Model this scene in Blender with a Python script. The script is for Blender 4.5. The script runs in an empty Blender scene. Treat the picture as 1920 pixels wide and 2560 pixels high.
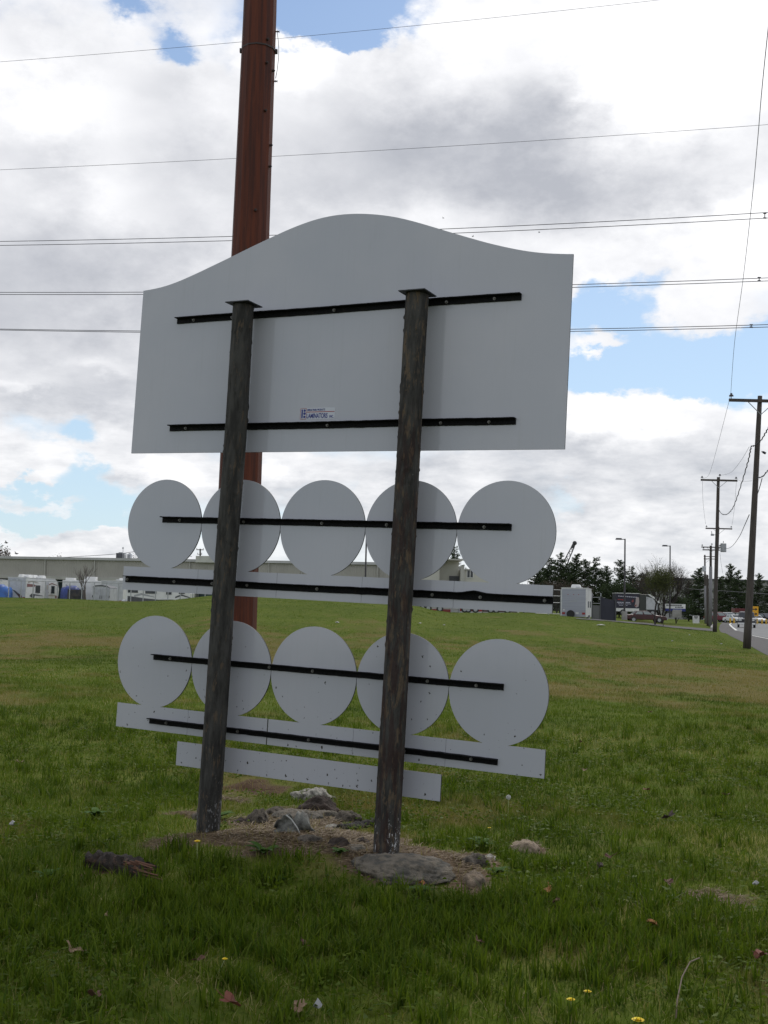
import bpy, bmesh, math, random
import numpy as np
from mathutils import Vector, Matrix, noise as mn
random.seed(7); RS = np.random.RandomState(11)
C = bpy.context.scene.collection
S = bpy.context.scene
PI = math.pi

# ------------------------------------------------------------------ camera
CH = 1.55                                   # eye height
F = 2900.0                                  # focal length in pixels of the 1920x2560 photograph
roll = math.radians(1.4); pitch = 0.08014878
fw = Vector((0, math.cos(pitch), math.sin(pitch)))
u0 = Vector((0, -math.sin(pitch), math.cos(pitch))); r0 = Vector((1, 0, 0))
RI = r0*math.cos(roll) + u0*math.sin(roll)
UP = u0*math.cos(roll) - r0*math.sin(roll)
cam = bpy.data.cameras.new('camera'); camo = bpy.data.objects.new('camera', cam); C.objects.link(camo)
m = Matrix((RI, UP, -fw)).transposed().to_4x4(); m.translation = Vector((0, 0, CH)); camo.matrix_world = m
cam.sensor_fit = 'VERTICAL'; cam.sensor_height = 36; cam.lens = F/2560*36
cam.clip_end = 6000; cam.clip_start = 0.05
S.camera = camo
S.render.resolution_x = 768; S.render.resolution_y = 1024

def ray(px, py): return RI*((px-960)/F) - UP*((py-1280)/F) + fw
def at(px, py, Y):                          # world point at distance Y along the view axis
    d = ray(px, py); return Vector((0, 0, CH)) + d*(Y/d.y)
def atz(px, py, z):                         # world point on the level z
    d = ray(px, py); return Vector((0, 0, CH)) + d*((z-CH)/d.z)
def azel(px, py):
    d = ray(px, py).normalized(); return math.degrees(math.atan2(d.x, d.y)), math.degrees(math.asin(d.z))

# ------------------------------------------------------------------ sky and sun
SUN_AZ, SUN_EL = 24, 50
W = bpy.data.worlds.new('World'); S.world = W; W.use_nodes = True
nt = W.node_tree; nt.nodes.clear()
def N(t, k, **kw):
    n = t.nodes.new(k)
    for a, b in kw.items(): setattr(n, a, b)
    return n
def mth(t, op, a, b=None, c=None, clamp=False):
    n = N(t, 'ShaderNodeMath', operation=op, use_clamp=clamp)
    for i, v in enumerate((a, b, c)):
        if v is None: continue
        if hasattr(v, 'links'): t.links.new(v, n.inputs[i])
        else: n.inputs[i].default_value = v
    return n.outputs[0]
def vmt(t, op, a, b=None, c=None, out=0):
    n = N(t, 'ShaderNodeVectorMath', operation=op)
    for i, v in enumerate((a, b, c)):
        if v is None: continue
        if hasattr(v, 'links'): t.links.new(v, n.inputs[i])
        else: n.inputs[i].default_value = v
    return n.outputs[out]
def mixc(t, f, a, b, bt='MIX'):
    n = N(t, 'ShaderNodeMix', data_type='RGBA', blend_type=bt)
    for i, v in ((0, f), (6, a), (7, b)):
        if hasattr(v, 'links'): t.links.new(v, n.inputs[i])
        elif i == 0: n.inputs[i].default_value = v
        else: n.inputs[i].default_value = (*v[:3], 1)
    return n.outputs[2]
def nz(t, vec, scale, detail=4, rough=.55, dist=0, out=0):
    n = N(t, 'ShaderNodeTexNoise'); n.inputs['Scale'].default_value = scale; n.inputs['Detail'].default_value = detail
    n.inputs['Roughness'].default_value = rough; n.inputs['Distortion'].default_value = dist
    if vec is not None: t.links.new(vec, n.inputs['Vector'])
    return n.outputs[out]
def mrange(t, v, a, b, c=0, d=1, smooth=True):
    n = N(t, 'ShaderNodeMapRange', interpolation_type='SMOOTHSTEP' if smooth else 'LINEAR')
    t.links.new(v, n.inputs[0])
    for i, x in zip((1, 2, 3, 4), (a, b, c, d)): n.inputs[i].default_value = x
    return n.outputs[0]
sky = N(nt, 'ShaderNodeTexSky', sky_type='NISHITA'); sky.sun_disc = False
sky.sun_elevation = math.radians(SUN_EL); sky.sun_rotation = math.radians(SUN_AZ); sky.air_density = 1.0; sky.dust_density = .6; sky.ozone_density = 1.5
tc = N(nt, 'ShaderNodeTexCoord').outputs['Generated']
sep = N(nt, 'ShaderNodeSeparateXYZ'); nt.links.new(tc, sep.inputs[0])
az = mth(nt, 'MULTIPLY', mth(nt, 'ARCTAN2', sep.outputs[0], sep.outputs[1]), 180/PI)
el = mth(nt, 'MULTIPLY', mth(nt, 'ARCSINE', sep.outputs[2]), 180/PI)
cmb = N(nt, 'ShaderNodeCombineXYZ'); nt.links.new(az, cmb.inputs[0]); nt.links.new(el, cmb.inputs[1])
# cloud noise is stretched flat near the horizon
dirn = vmt(nt, 'MULTIPLY', tc, (1, 1, 1.7))
w1 = nz(nt, dirn, 7, 3, .6, out=1); w2 = nz(nt, dirn, 26, 6, .62, out=1)
warp = vmt(nt, 'MULTIPLY_ADD', vmt(nt, 'SUBTRACT', w1, (.5, .5, .5)), (6, 4.0, 0), cmb.outputs[0])
warp = vmt(nt, 'MULTIPLY_ADD', vmt(nt, 'SUBTRACT', w2, (.5, .5, .5)), (4.2, 3.0, 0), warp)
def blobs(lst, base):
    acc = base
    for px, py, rx, ry, wt in lst:
        a, e = azel(px, py); sx = 1/(rx/50.6); se = 1/(ry/50.6)     # 50.6 px is one degree
        v = vmt(nt, 'MULTIPLY_ADD', warp, (sx, se, 0), (-a*sx, -e*se, 0))
        g = mth(nt, 'POWER', .3679, vmt(nt, 'DOT_PRODUCT', v, v, out=1))
        acc = mth(nt, 'MULTIPLY_ADD', g, wt, acc)
    return acc
big = nz(nt, dirn, 3.2, 6, .6)
fine = nz(nt, dirn, 13, 8, .62)
cov0 = mth(nt, 'MULTIPLY_ADD', big, 1.3, .05)
cov0 = mth(nt, 'MULTIPLY_ADD', fine, .55, mth(nt, 'SUBTRACT', cov0, .27))
blue = [(290, 5, 65, 34, -1.0), (450, 85, 70, 36, -1.05), (835, 20, 170, 60, -2.3), (590, 150, 50, 60, -.6), (880, 105, 50, 22, -1.0), (720, 425, 42, 14, -.7),
        (1480, 760, 130, 55, -1.5), (1640, 880, 190, 75, -1.8), (1850, 900, 120, 110, -1.7), (1500, 920, 110, 40, -1.2), (1640, 720, 70, 50, -.6), (1790, 990, 120, 38, -.9),
        (150, 1085, 60, 38, -1.0), (225, 1175, 70, 40, -1.05), (120, 1218, 150, 18, -1.0), (150, 1290, 260, 22, -1.7), (300, 1255, 70, 30, -.9), (1430, 1265, 110, 22, -.5), (1930, 75, 22, 40, -1.6),
        (40, 1060, 40, 60, -.4), (640, 1290, 70, 40, -.5), (880, 1215, 45, 40, -.35), (50, 1330, 60, 8, -.4)]
solid = [(1540, 845, 90, 28, 1.5), (1780, 760, 110, 48, .9), (1700, 820, 60, 30, .5), (1560, 1060, 260, 75, 1.6), (300, 1130, 120, 40, .7), (1700, 200, 400, 350, 1.4), (1200, 400, 500, 260, 1.5), (200, 420, 330, 260, 1.2),
         (700, 150, 160, 60, .8), (150, 870, 300, 170, .9), (700, 1180, 260, 60, .6), (1050, 1230, 200, 60, .6), (60, 1160, 110, 40, .7), (200, 1385, 260, 20, .8), (1700, 1300, 300, 130, 1.0), (300, 1330, 60, 40, .6), (90, 1340, 90, 18, .5), (1250, 500, 400, 200, .8)]
cov = blobs(blue+solid, cov0)
alpha = mrange(nt, cov, .16, 1.0)
dark = [(1400, 240, 130, 95, -.50), (1290, 350, 260, 90, -.42), (1620, 430, 380, 95, -.42), (1000, 450, 330, 110, -.42), (980, 300, 230, 90, -.32), (1500, 500, 330, 60, -.25), (880, 180, 110, 60, -.15),
        (120, 770, 330, 130, -.5), (280, 640, 320, 90, -.3), (80, 1010, 330, 55, -.42), (300, 960, 160, 60, -.3), (100, 400, 120, 80, -.2), (430, 420, 160, 120, -.26), (60, 130, 60, 60, -.12),
        (1440, 1130, 150, 45, -.34), (1730, 1170, 200, 50, -.34), (1560, 1260, 330, 60, -.30), (1320, 1200, 140, 60, -.3), (1700, 1390, 260, 60, -.14), (330, 1200, 90, 30, -.3), (700, 1230, 200, 30, -.3), (1020, 1180, 120, 40, -.25), (1100, 1150, 200, 40, -.2),
        (150, 1345, 260, 20, -.2), (400, 200, 70, 50, -.16), (700, 470, 200, 90, -.2)]
lite = [(1650, 150, 320, 210, .9), (1850, 560, 170, 110, .6), (180, 260, 160, 90, .5), (760, 150, 130, 50, .5), (1560, 1040, 200, 50, .7), (1500, 700, 110, 30, .3), (300, 470, 120, 70, .3), (60, 960, 90, 20, .4), (1100, 90, 150, 60, .4), (230, 920, 80, 20, .3), (400, 1150, 70, 35, .4), (640, 1160, 90, 20, .3)]
bri = blobs([(a, b_, c_, d_, w_*1.25) for a, b_, c_, d_, w_ in dark]+lite, .80)
bri = mth(nt, 'MULTIPLY_ADD', mth(nt, 'SUBTRACT', fine, .5), 1.1, bri)
bri = mth(nt, 'MULTIPLY_ADD', mth(nt, 'SUBTRACT', big, .5), .5, bri)
puffs = nz(nt, vmt(nt, 'MULTIPLY', tc, (1, 1, 3.2)), 22, 6, .6)
bri = mth(nt, 'MULTIPLY_ADD', mth(nt, 'MULTIPLY', mth(nt, 'SUBTRACT', puffs, .5), mrange(nt, el, 14, 3, 0, 1)), 2.2, bri)
b01 = mrange(nt, bri, -.05, 1.25, 0, 1, False)
ccol = mixc(nt, b01, (5.0, 5.2, 5.75), (11.4, 11.4, 11.6))
ccol = mixc(nt, mrange(nt, el, 0, 14, 0, 1), mixc(nt, b01, (5.6, 5.95, 6.5), (10.4, 10.4, 10.5)), ccol)
skyc = mixc(nt, mrange(nt, el, 2, 34, .62, .04, False), mixc(nt, 1.0, sky.outputs[0], (.95, 1.08, 1.2), 'MULTIPLY'), (6.6, 8.1, 9.3))
fin = mixc(nt, alpha, skyc, ccol)
below = mrange(nt, el, -1, -4, 0, 1)
fin = mixc(nt, below, fin, (1.2, 1.3, .9))
bg = N(nt, 'ShaderNodeBackground'); nt.links.new(fin, bg.inputs[0]); bg.inputs[1].default_value = .1
wo = N(nt, 'ShaderNodeOutputWorld'); nt.links.new(bg.outputs[0], wo.inputs[0])
W.cycles.sampling_method = 'MANUAL'; W.cycles.sample_map_resolution = 512
sl = bpy.data.lights.new('sun', 'SUN'); sl.energy = 1.5; sl.angle = math.radians(11); sl.color = (1, .95, .88)
so = bpy.data.objects.new('sun', sl); C.objects.link(so)
sd = Vector((math.sin(math.radians(SUN_AZ))*math.cos(math.radians(SUN_EL)), math.cos(math.radians(SUN_AZ))*math.cos(math.radians(SUN_EL)), math.sin(math.radians(SUN_EL))))
so.rotation_euler = sd.to_track_quat('Z', 'Y').to_euler()
S.view_settings.view_transform = 'Standard'; S.view_settings.look = 'None'; S.view_settings.gamma = 1; S.view_settings.exposure = 0
S.render.engine = 'CYCLES'

# ------------------------------------------------------------------ materials
MATS = {}
def mat(name, col, rough=.6, metal=0, col2=None, scale=8, stretch=(1, 1, 1), bump=0, bscale=None, spec=.5, lo=.4, hi=.65, coord='Object'):
    if name in MATS: return MATS[name]
    M = bpy.data.materials.new(name); M.use_nodes = True; t = M.node_tree; b = t.nodes['Principled BSDF']
    b.inputs['Roughness'].default_value = rough; b.inputs['Metallic'].default_value = metal; b.inputs['Specular IOR Level'].default_value = spec
    if col2 is None: col2 = tuple(c*.82 for c in col)
    v = vmt(t, 'MULTIPLY', N(t, 'ShaderNodeTexCoord').outputs[coord], stretch)
    n1 = nz(t, v, scale, 6, .6)
    c = mixc(t, mrange(t, n1, lo, hi), col, col2)
    t.links.new(c, b.inputs['Base Color'])
    if bump:
        bn = N(t, 'ShaderNodeBump'); bn.inputs['Strength'].default_value = bump; bn.inputs['Distance'].default_value = .02
        t.links.new(nz(t, v, bscale or scale*3, 5, .6), bn.inputs['Height']); t.links.new(bn.outputs[0], b.inputs['Normal'])
    MATS[name] = M; return M
white = mat('white_paint', (.72, .72, .70), .35, scale=1.2, col2=(.62, .62, .60))
greyp = mat('grey_paint', (.36, .37, .38), .45, scale=1.5)
lgrey = mat('light_grey_paint', (.50, .51, .53), .4, scale=1.5)
dgrey = mat('dark_grey', (.07, .072, .08), .5, scale=2)
black = mat('black_rubber', (.02, .02, .022), .7, scale=4)
glass = mat('dark_glass', (.02, .025, .03), .08, scale=1)
cglass = mat('pale_glass', (.25, .28, .28), .1, scale=1)
galv = mat('galvanised_steel', (.38, .39, .40), .45, .6, scale=6)
dred = mat('dark_red_paint', (.060, .014, .015), .25, scale=2)
redp = mat('red_paint', (.30, .02, .02), .35, scale=2)
blue_t = mat('blue_tarpaulin', (.02, .12, .42), .45, scale=1.5, col2=(.015, .07, .26), bump=.6, bscale=3)
blue_d = mat('deep_blue_tarpaulin', (.012, .04, .22), .5, scale=1.5, col2=(.01, .02, .10), bump=.6, bscale=3)
bluep = mat('blue_paint', (.02, .03, .20), .4, scale=2)
maroon = mat('maroon_decal', (.22, .09, .08), .4, scale=2)
tan = mat('tan_decal', (.42, .38, .33), .4, scale=2)
yel = mat('yellow_paint', (.62, .36, .01), .5, scale=3)
teal = mat('teal_paint', (.03, .085, .10), .5, scale=.6)
concrete = mat('concrete', (.33, .32, .30), .85, scale=1.5, col2=(.25, .24, .22), bump=.2)
woodpole = mat('weathered_pole_wood', (.075, .062, .052), .85, scale=4, stretch=(6, 6, .5), col2=(.045, .038, .033), bump=.5)
woodlight = mat('grey_pole_wood', (.22, .22, .225), .8, scale=4, stretch=(6, 6, .5), col2=(.16, .15, .15), bump=.4)
wiremat = mat('wire_metal', (.035, .036, .045), .6, .2, scale=5)
porcelain = mat('porcelain', (.05, .045, .05), .3, scale=5)

# ------------------------------------------------------------------ mesh helpers
class MB:
    def __init__(s): s.v = []; s.f = []; s.mi = []
    def add(s, vs, fs, mi=0):
        o = len(s.v); s.v += [tuple(x) for x in vs]; s.f += [tuple(i+o for i in f) for f in fs]; s.mi += [mi]*len(fs); return s
    def box(s, c, d, rz=0, M=None, mi=0, taper=1, ry=0):
        vs = []
        for k in (-1, 1):
            for a, b in ((-1, -1), (1, -1), (1, 1), (-1, 1)):
                q = taper if k > 0 else 1
                vs.append(Vector((a*d[0]/2*q, b*d[1]/2*q, k*d[2]/2)))
        R = Matrix.Rotation(rz, 3, 'Z') @ Matrix.Rotation(ry, 3, 'Y')
        vs = [R @ x + Vector(c) for x in vs]
        if M is not None: vs = [M @ x for x in vs]
        return s.add(vs, [(3, 2, 1, 0), (4, 5, 6, 7), (0, 1, 5, 4), (1, 2, 6, 5), (2, 3, 7, 6), (3, 0, 4, 7)], mi)
    def prism(s, pts, y0, y1, axis='y', mi=0):       # outline (a,b) extruded along an axis
        n = len(pts)
        def P(a, b, t): return (a, t, b) if axis == 'y' else ((t, a, b) if axis == 'x' else (a, b, t))
        vs = [P(a, b, y0) for a, b in pts] + [P(a, b, y1) for a, b in pts]
        fs = [tuple(range(n)), tuple(range(2*n-1, n-1, -1))] + [(i, i+n, (i+1) % n+n, (i+1) % n) for i in range(n)]
        return s.add(vs, fs, mi)
    def tube(s, pts, r, n=8, cap=True, mi=0):
        pts = [Vector(p) for p in pts]; k = len(pts)
        rs = r if isinstance(r, (list, tuple)) else [r]*k
        vs = []; fs = []; ref = None
        for i, p in enumerate(pts):
            d = (pts[min(i+1, k-1)] - pts[max(i-1, 0)]).normalized()
            if ref is None:
                ref = Vector((1, 0, 0)) if abs(d.x) < .8 else Vector((0, 1, 0))
            a = d.cross(ref).normalized(); b = d.cross(a).normalized(); ref = b.cross(d)*-1 if False else ref
            for j in range(n):
                t = 2*PI*j/n; vs.append(p + (a*math.cos(t)+b*math.sin(t))*rs[i])
        for i in range(k-1):
            for j in range(n): fs.append((i*n+j, i*n+(j+1) % n, (i+1)*n+(j+1) % n, (i+1)*n+j))
        if cap: fs += [tuple(range(n-1, -1, -1)), tuple(range((k-1)*n, k*n))]
        return s.add(vs, fs, mi)
    def ball(s, c, r, n=10, sq=(1, 1, 1), mi=0, rough=0, seed=0):
        vs = []; fs = []; h = n//2+1
        for i in range(h+1):
            ph = PI*i/h
            for j in range(n):
                t = 2*PI*j/n; q = Vector((math.sin(ph)*math.cos(t)*sq[0], math.sin(ph)*math.sin(t)*sq[1], math.cos(ph)*sq[2]))
                k = 1
                if rough: k = 1+rough*mn.fractal(q*2.3+Vector((seed*7.1, seed*3.3, seed)), 1, 2, 5)
                vs.append(Vector(c)+q*r*k)
        for i in range(h):
            for j in range(n): fs.append((i*n+j, (i+1)*n+j, (i+1)*n+(j+1) % n, i*n+(j+1) % n))
        return s.add(vs, fs, mi)
    def build(s, name, mt, parent=None, smooth=False, bevel=0):
        me = bpy.data.meshes.new(name); me.from_pydata(s.v, [], s.f)
        for q in (mt if isinstance(mt, (list, tuple)) else [mt]): me.materials.append(q)
        if any(s.mi): me.polygons.foreach_set('material_index', s.mi)
        bm = bmesh.new(); bm.from_mesh(me); bmesh.ops.remove_doubles(bm, verts=bm.verts, dist=1e-6); bmesh.ops.recalc_face_normals(bm, faces=bm.faces); bm.to_mesh(me); bm.free()
        if smooth: me.polygons.foreach_set('use_smooth', [True]*len(me.polygons))
        me.update(); o = bpy.data.objects.new(name, me); C.objects.link(o)
        if parent: o.parent = parent
        if bevel:
            b = o.modifiers.new('b', 'BEVEL'); b.width = bevel; b.segments = 2; b.limit_method = 'ANGLE'
        return o
def tag(o, label=None, cat=None, group=None, kind=None):
    if label: o['label'] = label
    if cat: o['category'] = cat
    if group: o['group'] = group
    if kind: o['kind'] = kind
    return o
def empty(name, loc=(0, 0, 0), rz=0, label=None, cat=None, group=None):
    o = bpy.data.objects.new(name, None); C.objects.link(o); o.location = loc; o.rotation_euler = (0, 0, rz); o.empty_display_size = .2
    return tag(o, label, cat, group)
def copy_tree(o, parent=None):
    c = o.copy(); C.objects.link(c)
    if parent is not None: c.parent = parent
    for ch in list(o.children): copy_tree(ch, c)
    return c
def text_mesh(name, body, size, mt, parent, loc, rot=(PI/2, 0, 0), bold=0.0, sx=1, ext=.0006):
    cu = bpy.data.curves.new(name, 'FONT'); cu.body = body; cu.size = size; cu.extrude = ext; cu.offset = bold
    o = bpy.data.objects.new(name, cu); C.objects.link(o)
    dg = bpy.context.evaluated_depsgraph_get(); me = bpy.data.meshes.new_from_object(o.evaluated_get(dg))
    bpy.data.objects.remove(o); o = bpy.data.objects.new(name, me); C.objects.link(o); me.materials.clear(); me.materials.append(mt)
    o.location = loc; o.rotation_euler = rot; o.scale = (sx, 1, 1); o.parent = parent
    return o

# ------------------------------------------------------------------ terrain
def vnoise(x, y, seed=0):
    x = np.asarray(x, float); y = np.asarray(y, float)
    xi = np.floor(x).astype(np.int64); yi = np.floor(y).astype(np.int64); xf = x-xi; yf = y-yi
    def h(a, b):
        n = (a*374761393 + b*668265263 + seed*974711) & 0xffffffff
        n = ((n ^ (n >> 13))*1274126177) & 0xffffffff
        return ((n ^ (n >> 16)) & 0xffff)/65535.0
    u = xf*xf*(3-2*xf); v = yf*yf*(3-2*yf)
    return (h(xi, yi)*(1-u)+h(xi+1, yi)*u)*(1-v) + (h(xi, yi+1)*(1-u)+h(xi+1, yi+1)*u)*v
def fbm(x, y, o=4, seed=0):
    s = 0; a = .5; t = 0
    for i in range(o): s = s+a*vnoise(x*2**i, y*2**i, seed+i*17); t += a; a *= .5
    return s/t
def sst(a, b, x):
    t = np.clip((x-a)/(b-a), 0, 1); return t*t*(3-2*t)
CX = np.array([-45, -24.8, -20, -15.9, -13.4, -11.1, -8, -1, 2, 2.7, 3.3, 4.4, 6.2, 8.8, 10.8, 14, 16.6, 19.1, 21.5, 24, 30])
CZ = np.array([1.2, 1.45, 1.45, 1.38, 1.55, 1.88, 1.95, 1.85, 1.62, 1.45, 1.3, 1.18, 1.2, 1.28, 1.2, .95, .70, .49, .28, 0, 0])
UV = Vector((.894947, -.44524))                 # direction along the sign
def H(x, y):
    x = np.asarray(x, float); y = np.asarray(y, float)
    xc = x*75/np.maximum(y, 30)
    crest = np.interp(xc, CX, CZ)
    road = 17.5+.242*(y-56)
    plat = (.4+.6*sst(0, 15, x))*sst(-2, -15, x-road)
    plat = np.where(y > 400, 0, plat)
    z = np.where(y < 75, crest*sst(30, 75, y), crest + (plat-crest)*sst(75, 100, y))
    z = np.where(y > 260, z*np.clip((400-y)/140, 0, 1), z)
    dx = x+.5; dy = y-7.15; s = dx*UV.x+dy*UV.y; t = -dx*UV.y+dy*UV.x
    z = z + .155*np.exp(-(s/1.2)**2-(t/.85)**2)
    near = 1-sst(12, 60, y)
    z = z + (fbm(x*.9, y*.9, 3, 5)-.5)*.10*near*(y > -50)
    off = sst(-1.2, -3.5, x-road)                   # the road stays flat
    z = z + (fbm(x*.12, y*.12, 3, 9)-.5)*.30*sst(12, 40, y)*(1-sst(60, 75, y))*off
    return z
def Hs(x, y): return float(H(np.array([x]), np.array([y]))[0])
def onground(px, py):
    d = ray(px, py); ks = np.concatenate([np.arange(3, 25, .02), np.arange(25, 300, .25)]); z = CH+d.z*ks
    hit = np.nonzero(z <= H(d.x*ks, d.y*ks))[0]; k = float(ks[hit[0]]) if len(hit) else 300.0
    x, y = d.x*k, d.y*k; return Vector((x, y, Hs(x, y)))
# soil patches: image place -> ellipse on the ground
SOIL = []
def soil(px, py, rx, ry, wt=1.2, dark=0):
    p = onground(px, py); d = p.y
    SOIL.append((p.x, p.y, rx*d/F, ry*d*d/(F*1.4), wt, dark))
for a in [(560, 2088, 190, 21), (740, 2106, 150, 24), (880, 2088, 110, 22), (710, 2060, 150, 26), (760, 2045, 110, 26), (890, 2110, 120, 20), (1000, 2160, 140, 34), (640, 1972, 75, 13, 1.3, 1), (1310, 2118, 50, 16), (1185, 2195, 34, 32), (1170, 2150, 50, 14), (470, 2040, 60, 8), (280, 2180, 70, 14, 1.0, 1), (1790, 2250, 90, 26, .75), (560, 2000, 60, 12, .6), (900, 2250, 120, 18, .35)]: soil(*a)
def soilmask(x, y):
    m = np.zeros_like(np.asarray(x, float)); dk = np.zeros_like(m)
    wx = (fbm(x*5, y*5, 3, 31)-.5)*.35; wy = (fbm(x*5, y*5, 3, 37)-.5)*.5
    for cx, cy, rx, ry, wt, d in SOIL:
        g = wt*np.exp(-(((x-cx+wx)/rx)**2+((y-cy+wy)/ry)**2)*.8); m = np.maximum(m, g)
        if d: dk = np.maximum(dk, g)
    return m, dk
def dryness(x, y):
    d = np.hypot(x, y)
    n = fbm(x*.35, y*.22, 4, 51); n2 = fbm(x*1.7, y*1.3, 3, 53)
    band = sst(15, 24, y)*(1-sst(36, 50, y))
    far = sst(40, 60, y)
    v = (n-.5)*3.8 + (n2-.5)*2.4 + band*.75 - .30
    v = v - far*.35 - (1-sst(9, 14, y))*.12
    return np.clip(v, 0, 1)
def axis(lo, hi, d0, g):
    a = [0.0]; s = d0
    while a[-1] < hi: a.append(a[-1]+s); s = min(s*g, 80)
    b = [0.0]; s = d0
    while b[-1] > lo: b.append(b[-1]-s); s = min(s*g, 80)
    return np.array(sorted(set(b+a)))
xs = axis(-1500, 1500, .07, 1.02); ys = axis(-60, 3200, .08, 1.016)
ys = np.concatenate([-np.geomspace(40, .3, 20), np.arange(0, 10, .08), 10+np.cumsum(.08*1.016**np.arange(230))])
ys = ys[ys < 60]; ys = np.concatenate([ys, np.arange(ys[-1]+1, 130, 1.2), np.geomspace(132, 3200, 50)])
XX, YY = np.meshgrid(xs, ys); ZZ = H(XX, YY)
co = np.stack([XX, YY, ZZ], -1).reshape(-1, 3); nx = len(xs); ny = len(ys)
ii = (np.arange(ny-1)[:, None]*nx+np.arange(nx-1)[None, :]).reshape(-1)
fc = np.stack([ii, ii+1, ii+nx+1, ii+nx], 1)
def npmesh(name, co, fc, mats, attrs=None, smooth=True, tri=False):
    me = bpy.data.meshes.new(name); k = fc.shape[1]
    me.vertices.add(len(co)); me.vertices.foreach_set('co', co.astype(np.float32).ravel())
    me.loops.add(fc.size); me.loops.foreach_set('vertex_index', fc.astype(np.int32).ravel())
    me.polygons.add(len(fc)); me.polygons.foreach_set('loop_start', np.arange(0, fc.size, k, dtype=np.int32))
    for nm, ar in (attrs or {}).items():
        a = me.attributes.new(nm, 'FLOAT', 'POINT'); a.data.foreach_set('value', ar.astype(np.float32).ravel())
    if smooth: me.polygons.foreach_set('use_smooth', np.ones(len(fc), bool))
    for q in mats: me.materials.append(q)
    me.update(calc_edges=True); me.validate()
    o = bpy.data.objects.new(name, me); C.objects.link(o); return o
G = bpy.data.materials.new('turf_ground'); G.use_nodes = True; t = G.node_tree; b = t.nodes['Principled BSDF']
def attr(t, n): return N(t, 'ShaderNodeAttribute', attribute_name=n).outputs['Fac']
pos = N(t, 'ShaderNodeNewGeometry').outputs['Position']
n1 = nz(t, pos, .25, 5, .6); n2 = nz(t, pos, 3.5, 6, .7); n3 = nz(t, pos, 40, 6, .75)
g = mixc(t, mrange(t, n1, .35, .65), (.055, .090, .010), (.088, .122, .016))
g = mixc(t, mrange(t, n2, .35, .68), g, (.115, .132, .03))
g = mixc(t, mth(t, 'MULTIPLY', mrange(t, n3, .45, .7), .5), g, (.028, .044, .008))
g = mixc(t, mth(t, 'MULTIPLY', attr(t, 'dry'), .75), g, (.15, .115, .05))
sc = mixc(t, mrange(t, n3, .35, .65), (.19, .14, .095), (.09, .062, .042))
sc = mixc(t, attr(t, 'dark'), sc, (.05, .03, .018))
g = mixc(t, mrange(t, attr(t, 'soil'), .35, .6), g, sc)
t.links.new(g, b.inputs['Base Color']); b.inputs['Roughness'].default_value = 1; b.inputs['Specular IOR Level'].default_value = .03
bn = N(t, 'ShaderNodeBump'); bn.inputs['Strength'].default_value = .3; bn.inputs['Distance'].default_value = .02
t.links.new(nz(t, pos, 22, 6, .7), bn.inputs['Height']); t.links.new(bn.outputs[0], b.inputs['Normal'])
sm, dk = soilmask(co[:, 0], co[:, 1])
gr = npmesh('ground', co, fc, [G], {'soil': sm, 'dark': np.clip(dk, 0, 1), 'dry': dryness(co[:, 0], co[:, 1])})
tag(gr, kind='structure')

# ------------------------------------------------------------------ grass blades
def grass_mat(name, cols, dry, tr=.35):
    M = bpy.data.materials.new(name); M.use_nodes = True; t = M.node_tree; t.nodes.clear()
    r = attr(t, 'rnd'); dd = attr(t, 'dry')
    c = mixc(t, r, cols[0], cols[1]); c = mixc(t, mrange(t, r, .90, .97), c, cols[2])
    c = mixc(t, dd, c, dry)
    a = N(t, 'ShaderNodeBsdfPrincipled'); a.inputs['Roughness'].default_value = .5; a.inputs['Specular IOR Level'].default_value = .09
    tl = N(t, 'ShaderNodeBsdfTranslucent'); mx = N(t, 'ShaderNodeMixShader'); mx.inputs[0].default_value = tr
    t.links.new(c, a.inputs['Base Color']); t.links.new(mixc(t, 1.0, c, (1.15, 1.25, .6), 'MULTIPLY'), tl.inputs[0])
    t.links.new(a.outputs[0], mx.inputs[1]); t.links.new(tl.outputs[0], mx.inputs[2])
    o = N(t, 'ShaderNodeOutputMaterial'); t.links.new(mx.outputs[0], o.inputs[0]); return M
GM = grass_mat('grass_blades', [(.036, .070, .006), (.138, .182, .018), (.34, .30, .14)], (.25, .195, .085))
def scatter(n, y0, y1, pw):
    k = RS.rand(n); y = (y0**pw + k*(y1**pw-y0**pw))**(1/pw)
    x = (RS.rand(n)*2-1)*(y*.36+.9)
    return x, y
def blades(x, y, h, w, dry, seg=2, lean=.5, rnd=None, z0=None):
    n = len(x); a = RS.rand(n)*2*PI; l = np.abs(RS.randn(n))*lean
    dx = np.cos(a); dy = np.sin(a); fa = a+PI/2+(RS.rand(n)-.5)*2
    fx = np.cos(fa)*w/2; fy = np.sin(fa)*w/2
    z = H(x, y)-.004 if z0 is None else z0
    lx = dx*l*h; ly = dy*l*h; top = h/np.sqrt(1+.6*l*l)
    base = np.stack([x, y, z], 1)
    f3 = np.stack([fx, fy, 0*fx], 1)
    mid = base+np.stack([lx*.35, ly*.35, top*.58], 1); tip = base+np.stack([lx, ly, top], 1)
    if seg == 2:
        V = np.stack([base-f3, base+f3, mid-f3*.8, mid+f3*.8, tip], 1).reshape(-1, 3)
        o = np.arange(n)[:, None]*5
        F3 = np.concatenate([o+np.array([[0, 1, 3]]), o+np.array([[0, 3, 2]]), o+np.array([[2, 3, 4]])], 0); k = 5
    else:
        V = np.stack([base-f3, base+f3, tip], 1).reshape(-1, 3); o = np.arange(n)[:, None]*3; F3 = o+np.array([[0, 1, 2]]); k = 3
    r = RS.rand(n) if rnd is None else rnd
    return V, F3, np.repeat(r, k), np.repeat(dry, k)
parts = []
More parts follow.
